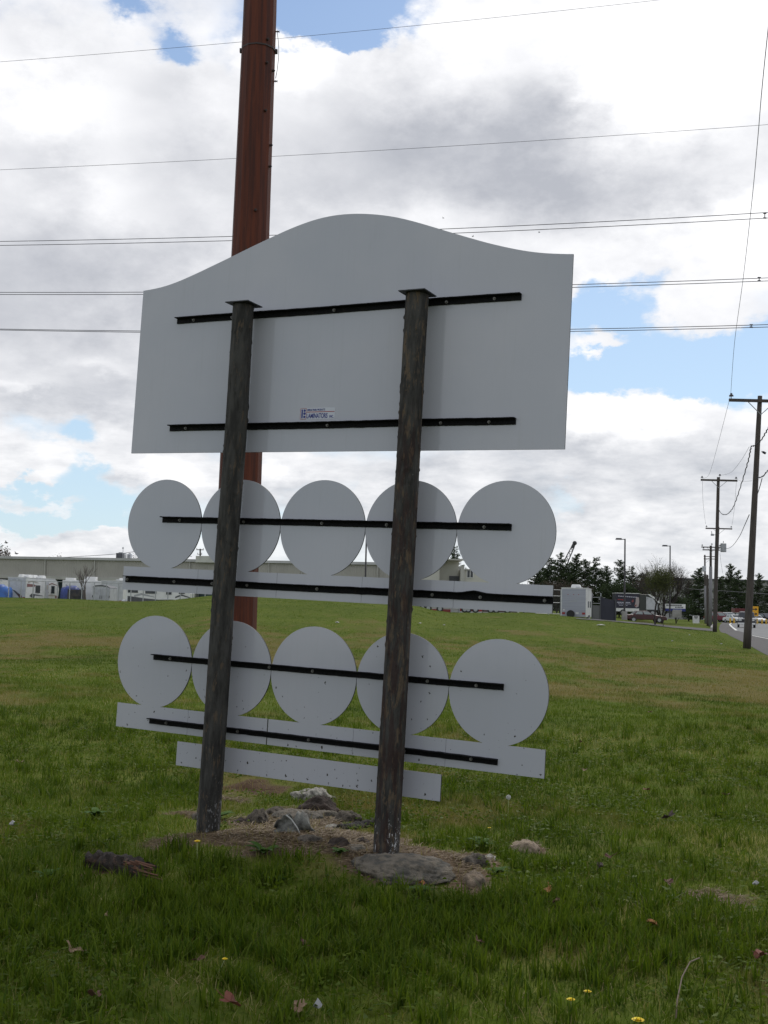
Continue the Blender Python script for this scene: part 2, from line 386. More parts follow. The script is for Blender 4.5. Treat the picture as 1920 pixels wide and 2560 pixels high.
for n, y0, y1, pw, hh, ww, seg in [(150000, 3.6, 10, 1.7, .050, .0044, 2), (165000, 10, 22, 1.2, .050, .0062, 2), (180000, 22, 46, 1.0, .045, .013, 1), (120000, 46, 82, 1.0, .030, .022, 1)]:
    x, y = scatter(n, y0, y1, pw)
    keep = np.ones(n, bool)
    smk, dkk = soilmask(x, y); keep &= RS.rand(n) > np.clip(sst(.25, .6, smk)*1.02, 0, .985)
    road = 17.5+.242*(y-56); keep &= x < road-.2-(y > 60)*.4
    dens = fbm(x*1.8, y*1.8, 4, 71); keep &= RS.rand(n) < .45+2.0*(dens-.32)
    x = x[keep]; y = y[keep]; dens = dens[keep]
    # sign post feet keep grass a bit longer round the mound
    tall = np.exp(-(((x+.4)/2.0)**2+((y-6.6)/.9)**2))
    clump = sst(.5, .75, fbm(x*2.2, y*2.2, 3, 77))
    h = hh*(.45+.75*RS.rand(len(x)))*(1+.75*clump+.15*tall)*(1-.5*sst(.08, .3, soilmask(x, y)[0]))
    dr = np.clip(dryness(x, y)*(.3+1.1*RS.rand(len(x))), 0, 1)
    r = np.clip(RS.rand(len(x))*.62+1.5*(fbm(x*.8, y*.5, 4, 81)-.40), 0, 1)
    parts.append(blades(x, y, h, ww*(.6+.8*RS.rand(len(x))), dr, seg, .75, r))
# little round leaves and thatch between the blades
x, y = scatter(60000, 3.6, 14, 1.5); smk, _ = soilmask(x, y); k = (fbm(x*1.6, y*1.6, 3, 91) > .5) & (smk < .35); x = x[k]; y = y[k]; n = len(x)
V, F3, r_, d_ = blades(x, y, .010+.006*RS.rand(n), .016+.010*RS.rand(n), np.zeros(n), 2, 1.6, .15+.5*RS.rand(n), H(x, y)+.015+.035*RS.rand(n)); parts.append((V, F3, r_, d_))
x, y = scatter(30000, 3.6, 16, 1.5); n = len(x); parts.append(blades(x, y, .03+.05*RS.rand(n), .003+0*x, .6+.4*RS.rand(n), 2, 1.8, .9+.1*RS.rand(n)))
# longer coarse tufts round the mound and scattered wisps
cx = RS.randn(900)*1.6-.3; cy = 5.7+RS.randn(900)*.6
cx2, cy2 = scatter(900, 4, 16, 1.4); cx = np.concatenate([cx, cx2]); cy = np.concatenate([cy, cy2])
x = np.repeat(cx, 22)+RS.randn(len(cx)*22)*.03; y = np.repeat(cy, 22)+RS.randn(len(cx)*22)*.03
smk, _ = soilmask(x, y); k = (RS.rand(len(x)) > sst(.1, .35, smk)) & (y > 3.6); x = x[k]; y = y[k]
parts.append(blades(x, y, .07+.06*RS.rand(len(x)), .006+.003*RS.rand(len(x)), np.zeros(len(x)), 2, .6, np.clip(RS.rand(len(x))*.8, 0, .85)))
off = 0; Vs = []; Fs = []; Rr = []; Dd = []
for V, F3, r, d in parts: Vs.append(V); Fs.append(F3+off); Rr.append(r); Dd.append(d); off += len(V)
ga = npmesh('grass', np.concatenate(Vs), np.concatenate(Fs), [GM], {'rnd': np.concatenate(Rr), 'dry': np.concatenate(Dd)}, smooth=False)
tag(ga, 'short green lawn grass with drier brown patches', 'grass', kind='stuff')
# dry clippings on the mound
n = 26000; sx = []; sy = []
for cx, cy, rx, ry, wt, d in SOIL:
    if d: continue
    k = int(n*rx*ry/1.2)+200; sx.append(cx+RS.randn(k)*rx*.62); sy.append(cy+RS.randn(k)*ry*.62)
sx = np.concatenate(sx); sy = np.concatenate(sy); smk, _ = soilmask(sx, sy); k = smk > .42; sx = sx[k]; sy = sy[k]; n = len(sx)
a = RS.rand(n)*2*PI; L = .015+.05*RS.rand(n)**2; z = H(sx, sy)+.002+.012*RS.rand(n)
dv = np.stack([np.cos(a)*L, np.sin(a)*L, (RS.rand(n)-.4)*L*.35], 1); wv = np.stack([-np.sin(a)*.0016, np.cos(a)*.0016, 0*a+.0008], 1)
p0 = np.stack([sx, sy, z], 1); V = np.stack([p0-wv, p0+wv, p0+dv+wv, p0+dv-wv], 1).reshape(-1, 3); o4 = np.arange(n)[:, None]*4+np.array([[0, 1, 2, 3]])
SM = grass_mat('dry_clippings', [(.12, .085, .052), (.20, .15, .095), (.30, .24, .16)], (.2, .15, .1), .1)
st = npmesh('dry_clippings', V, o4, [SM], {'rnd': np.repeat(RS.rand(n), 4), 'dry': np.zeros(4*n)}, smooth=False)
tag(st, 'dry brown grass clippings strewn over the bare mound', 'dry grass', kind='stuff')

# ------------------------------------------------------------------ the sign
SO = Vector((-.20777714, 7.18906646, .52884578+CH)); SU = Vector((.89494717, -.44524096, -.02881064)); SV = Vector((.0326397271, .000933323, .999466746)); SW = SU.cross(SV)
sign = empty('sign', (0, 0, 0), 0, 'large white double-post panel sign seen from its blank grey back', 'sign')
sm4 = Matrix((SU, -SW, SV)).transposed().to_4x4(); sm4.translation = SO; sign.matrix_world = sm4
def suv(px, py, w=0):                      # image place -> (u, v) on the sign's own plane
    d = ray(px, py); o = Vector((0, 0, CH)); k = ((SO+SW*w-o).dot(SW))/d.dot(SW); q = o+d*k-SO
    return q.dot(SU), q.dot(SV)
PM = bpy.data.materials.new('white_laminate_panel'); PM.use_nodes = True; t = PM.node_tree; b = t.nodes['Principled BSDF']
oc = N(t, 'ShaderNodeTexCoord').outputs['Object']
c = mixc(t, mrange(t, nz(t, oc, 1.1, 4, .6), .35, .7), (.415, .425, .465), (.445, .45, .485))
c = mixc(t, mth(t, 'MULTIPLY', mrange(t, nz(t, vmt(t, 'MULTIPLY', oc, (3, 1, .6)), 3, 5, .7), .55, .8), .15), c, (.36, .36, .35))
vo = N(t, 'ShaderNodeTexVoronoi', voronoi_dimensions='2D'); vo.inputs['Scale'].default_value = 20
sp = N(t, 'ShaderNodeSeparateXYZ'); t.links.new(oc, sp.inputs[0]); cx_ = N(t, 'ShaderNodeCombineXYZ'); t.links.new(sp.outputs[0], cx_.inputs[0]); t.links.new(sp.outputs[2], cx_.inputs[1])
t.links.new(vmt(t, 'MULTIPLY_ADD', nz(t, oc, 90, 2, .5, out=1), (.02, .03, 0), cx_.outputs[0]), vo.inputs['Vector']); sr = N(t, 'ShaderNodeSeparateColor'); t.links.new(vo.outputs['Color'], sr.inputs[0])
low = mrange(t, sp.outputs[2], -.75, -1.5, 0, .55, False)
size = mth(t, 'MULTIPLY', mth(t, 'GREATER_THAN', low, sr.outputs[0]), mth(t, 'MULTIPLY_ADD', mth(t, 'POWER', sr.outputs[1], 3), .10, .035))
spk = mth(t, 'LESS_THAN', vo.outputs['Distance'], size)
c = mixc(t, spk, c, (.045, .04, .035))
c = mixc(t, mth(t, 'MULTIPLY', mrange(t, nz(t, vmt(t, 'MULTIPLY', oc, (14, 1, .5)), 3, 5, .7), .52, .78), .22), c, (.33, .335, .33))
t.links.new(c, b.inputs['Base Color']); b.inputs['Roughness'].default_value = .10; b.inputs['Specular IOR Level'].default_value = .42
bn = N(t, 'ShaderNodeBump'); bn.inputs['Strength'].default_value = .12; bn.inputs['Distance'].default_value = .02; t.links.new(nz(t, oc, 2.2, 2, .4), bn.inputs['Height']); t.links.new(bn.outputs[0], b.inputs['Normal'])
EM = mat('dark_panel_edge', (.018, .016, .015), .6)
TH = .011
def panel(name, pts, y0=0.0, label=None):
    n = len(pts); mb = MB()
    vs = [(a, y0, b) for a, b in pts]+[(a, y0+TH, b) for a, b in pts]
    mb.add(vs, [tuple(range(n)), tuple(range(2*n-1, n-1, -1))], 0)
    mb.add(vs, [(i, (i+1) % n, (i+1) % n+n, i+n) for i in range(n)], 1)
    o = mb.build(name, [PM, EM], sign)
    if label: tag(o, label)
    return o
# header with its swept top edge
top = [(100, 588), (200, 572), (300, 540), (400, 497), (500, 450), (600, 401), (668, 370), (750, 328), (850, 280), (950, 232), (1050, 186), (1150, 147), (1250, 115), (1350, 96), (1450, 88), (1550, 88), (1659, 99)]
tp = [(x/2.592+320, y/2.592+500) for x, y in top]
top2 = [(100, 104), (200, 114), (300, 133), (400, 158), (500, 187), (600, 218), (700, 248), (800, 277), (900, 306), (1000, 332), (1100, 354), (1200, 374), (1300, 389), (1400, 397), (1500, 400), (1583, 400)]
tp += [(x/2.9625+900, y/2.9625+500) for x, y in top2]
uv = [suv(*p) for p in tp]; cu = np.array(uv)
us = np.linspace(-1.7476, 1.3609, 80); vs_ = np.interp(us, cu[:, 0], cu[:, 1]); kk = np.ones(5)/5
vp = np.pad(vs_, 2, mode='edge'); vs2 = np.convolve(vp, kk, 'valid'); vs2[:2] = vs_[:2]; vs2[-2:] = vs_[-2:]
hp = panel('header_panel', [(-1.7476, .4253), (1.3609, .4253)]+[(float(a), float(b_)) for a, b_ in zip(us[::-1], vs2[::-1])], label='tall top panel with a curved crown')
P = .6126; D2 = .305
def lollipop(cu_, cv, st_, sb_, uL, uR, lab):
    h = math.sqrt(max(D2**2-(st_-cv)**2, 0)); a0 = math.atan2(st_-cv, h)
    pts = [(uL, sb_), (uR, sb_), (uR, st_), (cu_+h, st_)]
    n = 72; a1 = PI-a0+0.0
    tot = (PI-a0)-(a0)
    for i in range(1, n): 
        a = a0+(PI-2*a0)*i/n; pts.append((cu_+D2*math.cos(a), cv+D2*math.sin(a)))
    pts += [(cu_-h, st_), (uL, st_)]
    return panel('disc_panel', pts, label=lab)
for i in range(5):
    for row, (c0, cv, st_, sb_, L_, R_) in enumerate([(-1.4236, -.0617, -.3555, -.5154, -1.7372, 1.3297), (-1.4231, -.9832, -1.279, -1.4383, -1.7033, 1.3277)]):
        cu_ = c0+i*P; gp = .0008
        uL = L_ if i == 0 else cu_-P/2+gp; uR = R_ if i == 4 else cu_+P/2-gp
        if row == 1 and i == 1: uR -= .003
        if row == 1 and i == 2: uL += .003
        lollipop(cu_, cv, st_, sb_, uL, uR, None)
panel('name_strip', [(-1.1877, -1.6415), (.7021, -1.6415), (.7021, -1.4879), (-1.1877, -1.4879)], label='plain bottom strip speckled with mud')
RM = mat('black_angle_iron', (.006, .006, .007), .7, 0, scale=20, col2=(.016, .012, .010), bump=.6, bscale=60, lo=.55, hi=.75, spec=.15)
BM = mat('bolt_steel', (.20, .19, .18), .45, .3, scale=30)
rails = [((437.5, 799), (1299.7, 740.3), (484, 580, 835, 1116, 1236), .040), ((419, 1067), (1285.5, 1054), (464, 566, 818, 1101, 1222), .040),
         ((400.6, 1295.7), (1274.6, 1320), (449, 609, 804, 966, 1210), .039), ((308, 1444), (1379, 1504.5), (318, 435, 530, 617, 792, 1080, 1200, 1361), .044),
         ((378, 1640.6), (1255, 1720.7), (425, 673, 781, 1068, 1190), .038), ((367.4, 1803.5), (1240, 1903.8), (415, 593, 771, 1010, 1177), .036)]
for ri_, (A_, B_, bx, hh) in enumerate(rails):
    a = suv(*A_, .03); b_ = suv(*B_, .03); v = (a[1]+b_[1])/2; L0, L1 = a[0], b_[0]; mb = MB()
    n = 90
    for side in (0, 1):
        pass
    # L section swept along u with small irregularities of old iron
    sec = lambda k: [(-.0005, -hh/2), (-.006, -hh/2), (-.006, hh/2-.006), (-.038, hh/2-.006), (-.038, hh/2), (-.0005, hh/2)]
    vs = []
    for i in range(n+1):
        u = L0+(L1-L0)*i/n; sag = .0035*mn.noise(Vector((u*1.3, ri_*5.0, 0)))+.0016*mn.noise(Vector((u*14, ri_*9.0, 1)))
        bmp = .014*math.exp(-((u-.86)/.05)**2) if ri_ == 3 else 0
        for j, (yy, zz) in enumerate(sec(0)):
            vs.append((u, yy, v+zz+sag+(bmp if zz > 0 else 0)+.0012*mn.noise(Vector((u*40, j*3.0, ri_*2.0)))))
    fs = [tuple(range(6)), tuple(range(n*6+5, n*6-1, -1))]
    for i in range(n):
        for j in range(6): fs.append((i*6+j, i*6+(j+1) % 6, (i+1)*6+(j+1) % 6, (i+1)*6+j))
    mb.add(vs, fs); rl = mb.build('mounting_rail', RM, sign)
    for x in bx:
        fr = (x-A_[0])/(B_[0]-A_[0]); q = suv(x, A_[1]+(B_[1]-A_[1])*fr, .01)
        bb = MB(); bb.tube([(q[0], -.0055, v-.002), (q[0], -.010, v-.002)], .010, 10); bb.tube([(q[0], -.0095, v-.002), (q[0], -.017, v-.002)], .0065, 6); bb.tube([(q[0], -.016, v-.002), (q[0], -.022, v-.002)], .0036, 8)
        bb.build('bolt', BM, rl, smooth=False)
# posts
def post_material(name, brown, redb):
    M = bpy.data.materials.new(name); M.use_nodes = True; t = M.node_tree; b = t.nodes['Principled BSDF']
    oc = N(t, 'ShaderNodeTexCoord').outputs['Object']; st = vmt(t, 'MULTIPLY', oc, (5, 5, .9))
    c = mixc(t, mrange(t, nz(t, st, 5, 6, .65), .35, .65), (.058, .056, .051), (.024, .023, .021))
    fl = mrange(t, nz(t, vmt(t, 'MULTIPLY', oc, (8, 8, 1.8)), 4.2, 6, .72), .56-brown*.05, .66-brown*.05)
    c = mixc(t, mth(t, 'MULTIPLY', fl, .55+.3*brown), c, (.115, .082, .052))
    c = mixc(t, mrange(t, nz(t, vmt(t, 'MULTIPLY', oc, (10, 10, 2.5)), 5.5, 5, .7), .70-brown*.02, .76-brown*.02), c, (.26, .16, .075))
    if redb:
        z = N(t, 'ShaderNodeSeparateXYZ'); t.links.new(oc, z.inputs[0]); zz = mrange(t, z.outputs[2], .9, .2, 0, 1)
        rr = mth(t, 'MULTIPLY', mrange(t, nz(t, vmt(t, 'MULTIPLY', vmt(t, 'ADD', oc, (3, 1, 0)), (5, 5, .8)), 5, 6, .7), .44, .56), zz)
        c = mixc(t, mth(t, 'MULTIPLY', rr, .6), c, (.032, .014, .012))
    c = mixc(t, mrange(t, nz(t, vmt(t, 'MULTIPLY', oc, (1, 1, .5)), 60, 4, .7), .66, .72), c, (.018, .017, .017))
    z = N(t, 'ShaderNodeSeparateXYZ'); t.links.new(oc, z.inputs[0])
    lo_ = mrange(t, z.outputs[2], -1.5, -1.85, .71, .57, False)
    wp = mrange(t, mth(t, 'SUBTRACT', nz(t, vmt(t, 'MULTIPLY', oc, (14, 14, 5)), 5, 5, .75), lo_), 0, .02)
    xm = mth(t, 'GREATER_THAN', mth(t, 'ABSOLUTE', mth(t, 'SUBTRACT', z.outputs[0], .4378 if redb else -.81)), .03)
    c = mixc(t, mth(t, 'MULTIPLY', wp, xm), c, (.5, .5, .5) if redb else (.2, .2, .2))
    t.links.new(c, b.inputs['Base Color']); b.inputs['Roughness'].default_value = .8; b.inputs['Specular IOR Level'].default_value = .25
    bn = N(t, 'ShaderNodeBump'); bn.inputs['Strength'].default_value = .7; bn.inputs['Distance'].default_value = .006
    t.links.new(nz(t, vmt(t, 'MULTIPLY', oc, (2, 2, .6)), 40, 6, .7), bn.inputs['Height']); t.links.new(bn.outputs[0], b.inputs['Normal'])
    return M
for pi_, (uc, vt, rt, rb, lab) in enumerate([(-.809, 1.372, .0685, .0745, 'dark post with flaking grey paint'), (.4378, 1.358, .0690, .0765, 'dark post with ochre and reddish stains')]):
    n = 72; vb = -2.35; k = 420; vs = []; fs = []
    for i in range(k+1):
        v = vb+(vt-vb)*i/k; r = rb+(rt-rb)*i/k; ox = .006*mn.noise(Vector((v*.9, pi_*7., 0))); oy = .006*mn.noise(Vector((v*.9, pi_*7., 5)))
        for j in range(n):
            a = 2*PI*j/n; q = Vector((math.cos(a), math.sin(a), 0))
            e = .0030*mn.noise(Vector((q.x*2, q.y*2, v*1.2+pi_*9)))
            s_ = mn.noise(Vector((q.x*4.2, q.y*4.2, v*26+pi_*30))); e += .0075*max(0, s_-.42)*2.4
            s2 = mn.noise(Vector((q.x*7, q.y*7, v*8+pi_*13))); e += .0011*s2 - (.004 if s2 > .55 else 0)
            vs.append((uc+ox+(r+e)*q.x, -.134+oy+(r+e)*q.y, v))
    for i in range(k):
        for j in range(n): fs.append((i*n+j, i*n+(j+1) % n, (i+1)*n+(j+1) % n, (i+1)*n+j))
    fs.append(tuple(range(k*n, k*n+n)))
    mb = MB(); mb.add(vs, fs); po = mb.build('post', post_material('post_paint_%d' % pi_, .35+.65*pi_, pi_), sign, smooth=True); tag(po, lab)
    cp = MB(); cp.box((uc+.002, -.136, vt+.004), (.176, .176, .007)); cp.build('post_cap', mat('post_cap_metal', (.035, .037, .042), .45, .2, scale=12, bump=.3), po, bevel=.0015)
# maker's sticker on the header
a = suv(749, 1050.5); b_ = suv(838, 1023); sw = b_[0]-a[0]; sh = .073
stk = MB(); su0 = a[0]; sv0 = .6335
stm = mat('sticker_white', (.50, .52, .57), .3, scale=2, col2=(.47, .49, .53)); sbl = mat('sticker_blue', (.012, .022, .20), .35); srd = mat('sticker_red', (.30, .015, .015), .35)
stk.box((su0+sw/2, -.0006, sv0+sh/2), (sw, .001, sh)); sk = stk.build('maker_sticker', stm, sign)
lg = MB(); fr_ = .0022; lw = .044; lh = sh*.96; lx = su0+.003; lz = sv0+.001
for (cx_, cz_, w_, h_) in ((lx+lw/2, lz+fr_/2, lw, fr_), (lx+lw/2, lz+lh-fr_/2, lw, fr_), (lx+fr_/2, lz+lh/2, fr_, lh-2*fr_), (lx+lw-fr_/2, lz+lh/2, fr_, lh-2*fr_)): lg.box((cx_, -.0016, cz_), (w_, .0008, h_))
lg.build('logo_frame', srd, sk)
lg = MB(); lg.box((lx+.0135, -.0016, lz+lh/2), (.0105, .0008, lh*.80))
for zc, r_ in ((.80, .0080), (.52, .0088), (.22, .0080)): lg.tube([(lx+.031, -.0012, lz+lh*zc), (lx+.031, -.0020, lz+lh*zc)], r_, 20)
lg.build('logo_mark', sbl, sk)
lg = MB(); lg.box((lx+lw+(sw-lw-.006)/2+.001, -.0016, sv0+sh*.64), (sw-lw-.008, .0008, .0042)); lg.build('sticker_line', srd, sk)
tx0 = lx+lw+.003
text_mesh('sticker_text', 'OMEGA PANEL PRODUCTS', .0175, sbl, sk, (tx0+.001, -.0016, sv0+sh*.745), sx=.62, bold=.0003)
text_mesh('sticker_text', 'LAMINATORS', .043, sbl, sk, (tx0, -.0016, sv0+sh*.10), sx=.585, bold=.0009)
text_mesh('sticker_text', 'INC.', .024, sbl, sk, (tx0+.168, -.0016, sv0+sh*.10), sx=.65, bold=.0003)
# bug hole in the header
# ------------------------------------------------------------------ rusty steel pole
def rp_w(py): return np.interp(py, [0, 640, 1133, 1570], [86, 95, 106, 112])
RY = 36.0
rust = bpy.data.materials.new('weathering_steel'); rust.use_nodes = True; t = rust.node_tree; b = t.nodes['Principled BSDF']
oc = N(t, 'ShaderNodeTexCoord').outputs['Object']
c = mixc(t, mrange(t, nz(t, vmt(t, 'MULTIPLY', oc, (3, 3, .12)), 3, 6, .6), .35, .65), (.105, .024, .009), (.050, .013, .007))
c = mixc(t, mrange(t, nz(t, vmt(t, 'MULTIPLY', oc, (6, 6, .3)), 4, 6, .7), .55, .75), c, (.13, .032, .011))
c = mixc(t, mrange(t, nz(t, oc, 2.2, 3, .6), .68, .72), c, (.035, .025, .02))
t.links.new(c, b.inputs['Base Color']); b.inputs['Roughness'].default_value = .7; b.inputs['Specular IOR Level'].default_value = .3
pts = []; rr = []
for py in np.linspace(1700, -420, 24):
    cxp = 0.5*(np.interp(py, [-420, 0, 640, 1133, 1570, 1700], [594.7+0, 608, 577+.0, 550, 529, 523]) + np.interp(py, [-420, 0, 640, 1133, 1570, 1700], [707, 694, 673, 656.5, 641, 636]))
    cxp = 617+(1570-py)*.0215*1.0 if False else cxp
    q = at(float(cxp) if py >= 0 else 651+(-py)*.0235, float(py), RY); pts.append(q); rr.append(float(np.interp(py, [-420, 0, 640, 1133, 1570, 1700], [79, 86, 95.5, 106, 112.5, 115]))/2*RY/F*1.0)
bs = pts[0].copy(); bs.z = Hs(bs.x, bs.y)-.3
ax = pts[-1]-pts[0]
rp = empty('steel_pole', (bs.x, bs.y, bs.z+.3), 0, 'thick rust-brown steel transmission pole rising behind the white sign', 'pole')
mb = MB(); base = rp.location
loc = [(p-Vector(base)) for p in pts]; loc = [(bs-Vector(base))]+loc; rr2 = [rr[0]]+rr
# twelve flat sides
mb.tube(loc, rr2, 12); mb.build('shaft', rust, rp)
drk = mat('dark_fitting', (.03, .016, .012), .6, scale=8)
def polept(py, side):                        # side: fraction of the half width, in front of the shaft
    i = np.interp(py, [-420, 0, 640, 1133, 1570], [0, 1, 2, 3, 4]); cxp = np.interp(py, [0, 640, 1133, 1570], [651, 625, 603, 585]); w = rp_w(py)/2
    q = at(cxp+side*w, py, RY); r = w*RY/F
    return q - Vector((0, 1, 0))*r*math.sqrt(max(0, 1-side*side)) - Vector(base), r
q, r = polept(130, 0); c0, r_ = polept(130, 0); cc = at(647-.3, 128, RY)-Vector(base)
mb = MB(); mb.tube([cc-Vector((0, 0, .025)), cc+Vector((0, 0, .025))], r*1.035, 12)
for s in (-1, 1): mb.box(cc+Vector((s*r*1.05, 0, 0)), (.07, .12, .12))
mb.build('clamp_band', drk, rp)
for (px, py) in ((672, 115), (670, 173), (667, 291), (677, 3), (684, 185), (678, 370), (676, 423), (643, 540)):
    cxp = np.interp(py, [0, 640, 1133, 1570], [651, 625, 603, 585]); sd_ = (px-cxp)/(rp_w(py)/2); sd_ = max(-.98, min(.98, sd_))
    q, r = polept(py, sd_); out = Vector((sd_, -math.sqrt(1-sd_*sd_), 0))
    mb = MB(); mb.tube([q-out*.02, q+out*.05], .042, 8); mb.tube([q+out*.04, q+out*.075], .02, 6); mb.build('step_lug', drk, rp)
for (px, py) in ((694, 79), (689, 203)):
    a = at(px-4, py, RY)-Vector(base); mb = MB(); mb.tube([a-Vector((.05, 0, 0)), a+Vector((.10, 0, 0))], .02, 8); mb.tube([a+Vector((.03, 0, 0)), a+Vector((.05, 0, 0))], .04, 8); mb.tube([a+Vector((.09, 0, 0)), a+Vector((.11, 0, 0))], .035, 8); mb.build('step_bolt', drk, rp)
mb = MB(); wp_ = [(693, 80), (695.5, 100), (697, 122), (696.5, 145), (693, 175), (689, 196)]
mb.tube([at(x, y, RY)-Vector(base) for x, y in wp_], .010, 6); mb.build('ground_wire', wiremat, rp)

# ------------------------------------------------------------------ overhead wires
def wire_img(pts, Yl, Yr, r, label, grp, name='overhead_wire', x0=-500, x1=2500, spacers=None, rm=wiremat):
    xs_ = np.array([p[0] for p in pts], float); ys_ = np.array([p[1] for p in pts], float)
    co_ = np.polyfit(xs_, ys_, 2); g = []
    for x in np.linspace(x0, x1, 40): g.append(at(float(x), float(np.polyval(co_, x)), Yl+(Yr-Yl)*(x-x0)/(x1-x0)))
    mb = MB(); mb.tube(g, r, 6); o = mb.build(name, rm, smooth=True); tag(o, label, 'wire', grp); return o
GW = 'overhead wires crossing behind the sign'
wire_img([(0, 156), (150, 141), (600, 106), (1245, 43)], 75, 62, .012, 'thin wire highest in the sky crossing the rusty pole near its clamp band', GW)
wire_img([(0, 424), (575, 398), (690, 391), (1250, 356), (1920, 312)], 75, 62, .012, 'thin wire crossing the rusty pole midway between its clamp band and the sign', GW)
pl = [([(0, 603), (320, 597), (580, 592.5), (690, 589), (1110, 571.5), (1460, 555), (1920, 532)], 'upper wire of the pair that passes just behind the crown of the sign'),
      ([(0, 613), (320, 608), (580, 603), (1145, 582), (1460, 568), (1920, 545.5)], 'lower wire of the pair that passes just behind the crown of the sign'),
      ([(0, 731), (355, 730), (1430, 712), (1920, 694.5)], 'upper wire of the middle pair reaching the left edge of the header panel top'),
      ([(0, 736.5), (355, 735.5), (1430, 719), (1920, 702)], 'lower wire of the middle pair reaching the left edge of the header panel top'),
      ([(0, 822.5), (350, 827.5), (1428, 823), (1920, 811.5)], 'upper wire of the lowest pair ending against the sides of the header panel'),
      ([(0, 825), (350, 830.5), (1428, 828.5), (1920, 817.5)], 'lower wire of the lowest pair ending against the sides of the header panel')]
for p_, l_ in pl: wire_img(p_, 66, 50, .017, l_, GW)
for (x, y, dy) in ((1912, 539, 12), (1898, 698, 8), (1878, 815, 6), (460, 598, 0)):
    if dy == 0: continue
    a = at(x, y-dy/2, 53.5); b_ = at(x, y+dy/2, 53.5); mb = MB(); mb.tube([a, b_], .022, 8)
    for q in (a, b_): mb.tube([q-Vector((.07, 0, 0)), q+Vector((.07, 0, 0))], .035, 8)
    tag(mb.build('wire_spacer', wiremat), {539: 'small clamp spacer joining the highest wire pair at the right', 698: 'small clamp spacer joining the middle wire pair at the right', 815: 'small clamp spacer joining the lowest wire pair at the right'}[y], 'spacer', 'spacers on the wire pairs')

# ------------------------------------------------------------------ rocks, clods and litter round the mound
def rock(px, py, wpx, hpx, depth, M, name, label, cat, seed, sq=1.0, rough=.5, group=None, rz=0, n=56, sink=.35):
    p = onground(px, py+hpx*.35); d = p.y; w = wpx*d/F/2; h = hpx*d/F*.82; vs = []; m_ = n//2
    for i in range(m_+1):
        ph = PI*i/m_
        for j in range(n):
            t_ = 2*PI*j/n; q = Vector((math.sin(ph)*math.cos(t_), math.sin(ph)*math.sin(t_), math.cos(ph))); o_ = Vector((seed*7.1, seed*3.3, seed*1.7))
            # faceted boulder: the sphere is cut by a few planes, then roughened
            k = 1.0
            for f in range(9):
                R_ = random.Random(seed*31+f); nn = Vector((R_.gauss(0, 1), R_.gauss(0, 1), R_.gauss(0, .8))).normalized(); c_ = q.dot(nn)
                if c_ > .3: k = min(k, (.72+.22*R_.random()+ (0 if rough > .3 else .15))/c_)
            k *= 1+rough*.28*mn.fractal(q*2+o_, 1, 2, 3)+.07*mn.fractal(q*9+o_, .8, 2.1, 4)*(1 if rough > .3 else .35)
            vs.append((q.x*k*w, q.y*k*depth, q.z*k*h*(.95 if q.z > 0 else .5)))
    fs = [(i*n+j, (i+1)*n+j, (i+1)*n+(j+1) % n, i*n+(j+1) % n) for i in range(m_) for j in range(n)]
    mb = MB(); mb.add(vs, fs); o = mb.build(name, M, smooth=True); o.location = (p.x, p.y+depth*.7, Hs(p.x, p.y+depth*.7)-.01); o.rotation_euler = (0, 0, rz)
    return tag(o, label, cat, group)
rk1 = mat('lichen_rock', (.145, .125, .10), .95, scale=16, col2=(.04, .035, .03), bump=1, bscale=50, spec=.2)
rk2 = mat('pale_rock', (.36, .34, .29), .9, scale=18, col2=(.09, .08, .07), bump=1, bscale=50)
rk3 = mat('dark_soil_clod', (.035, .026, .020), .95, scale=14, col2=(.07, .05, .04), bump=1, bscale=40)
conc2 = mat('mossy_concrete', (.17, .145, .11), .95, scale=14, col2=(.075, .070, .058), bump=.9, bscale=70)
rotw = mat('rotted_wood', (.035, .027, .022), .95, scale=9, stretch=(3, 1, 3), col2=(.10, .055, .035), bump=1, bscale=20, lo=.5, hi=.75)
rock(1000, 2182, 270, 56, .24, conc2, 'concrete_footing', 'flat domed grey concrete footing at the foot of the right sign post', 'footing', 1, .62, .42, n=90, rz=-.12)
rock(792, 2012, 112, 52, .10, rk3, 'rock', 'dark lower rock directly beneath the pale flat stone behind the mound', 'rock', 2, 1, .6)
rock(778, 1990, 112, 46, .11, rk2, 'rock', 'pale flat stone topmost behind the mound between the posts', 'rock', 3, .8, .5)
rock(643, 2044, 66, 50, .09, rk1, 'rock', 'speckled grey rock beside the left post, left of the bent metal', 'rock', 4, 1, .7)
rock(868, 2044, 76, 40, .08, rk1, 'rock', 'dark grey rock at the back right edge of the mound', 'rock', 5, 1, .7)
rock(714, 2062, 70, 34, .09, rk1, 'rock', 'low grey stone half under the bent metal', 'rock', 6, 1, .6)
rock(848, 2108, 58, 40, .06, rk3, 'soil_clod', 'dark brown soil clod in front of the log on the mound', 'clod', 7, 1, .8)
rock(905, 2104, 34, 22, .05, rk3, 'soil_clod', 'small dark clod close to the left foot of the right post', 'clod', 8, 1, .8)
rock(1312, 2118, 84, 36, .10, mat('straw_rock', (.30, .235, .165), .9, scale=14, col2=(.16, .12, .085), bump=.8, bscale=40), 'rock', 'tan flat stone in the grass well right of the right post', 'rock', 9, .7, .5)
rock(1188, 2152, 74, 38, .09, rk1, 'rock', 'grey stone right beside the concrete footing', 'rock', 10, 1, .6)
rock(1186, 2206, 58, 44, .10, mat('tan_soil', (.19, .145, .10), .95, scale=14, col2=(.10, .08, .06), bump=.8, bscale=40), 'soil_clod', 'pale brown soil hump in front of the grey stone right of the footing', 'clod', 11, .6, .5)
rock(505, 2040, 60, 26, .08, rk1, 'rock', 'small stone just behind the left post', 'rock', 12, .8, .5)
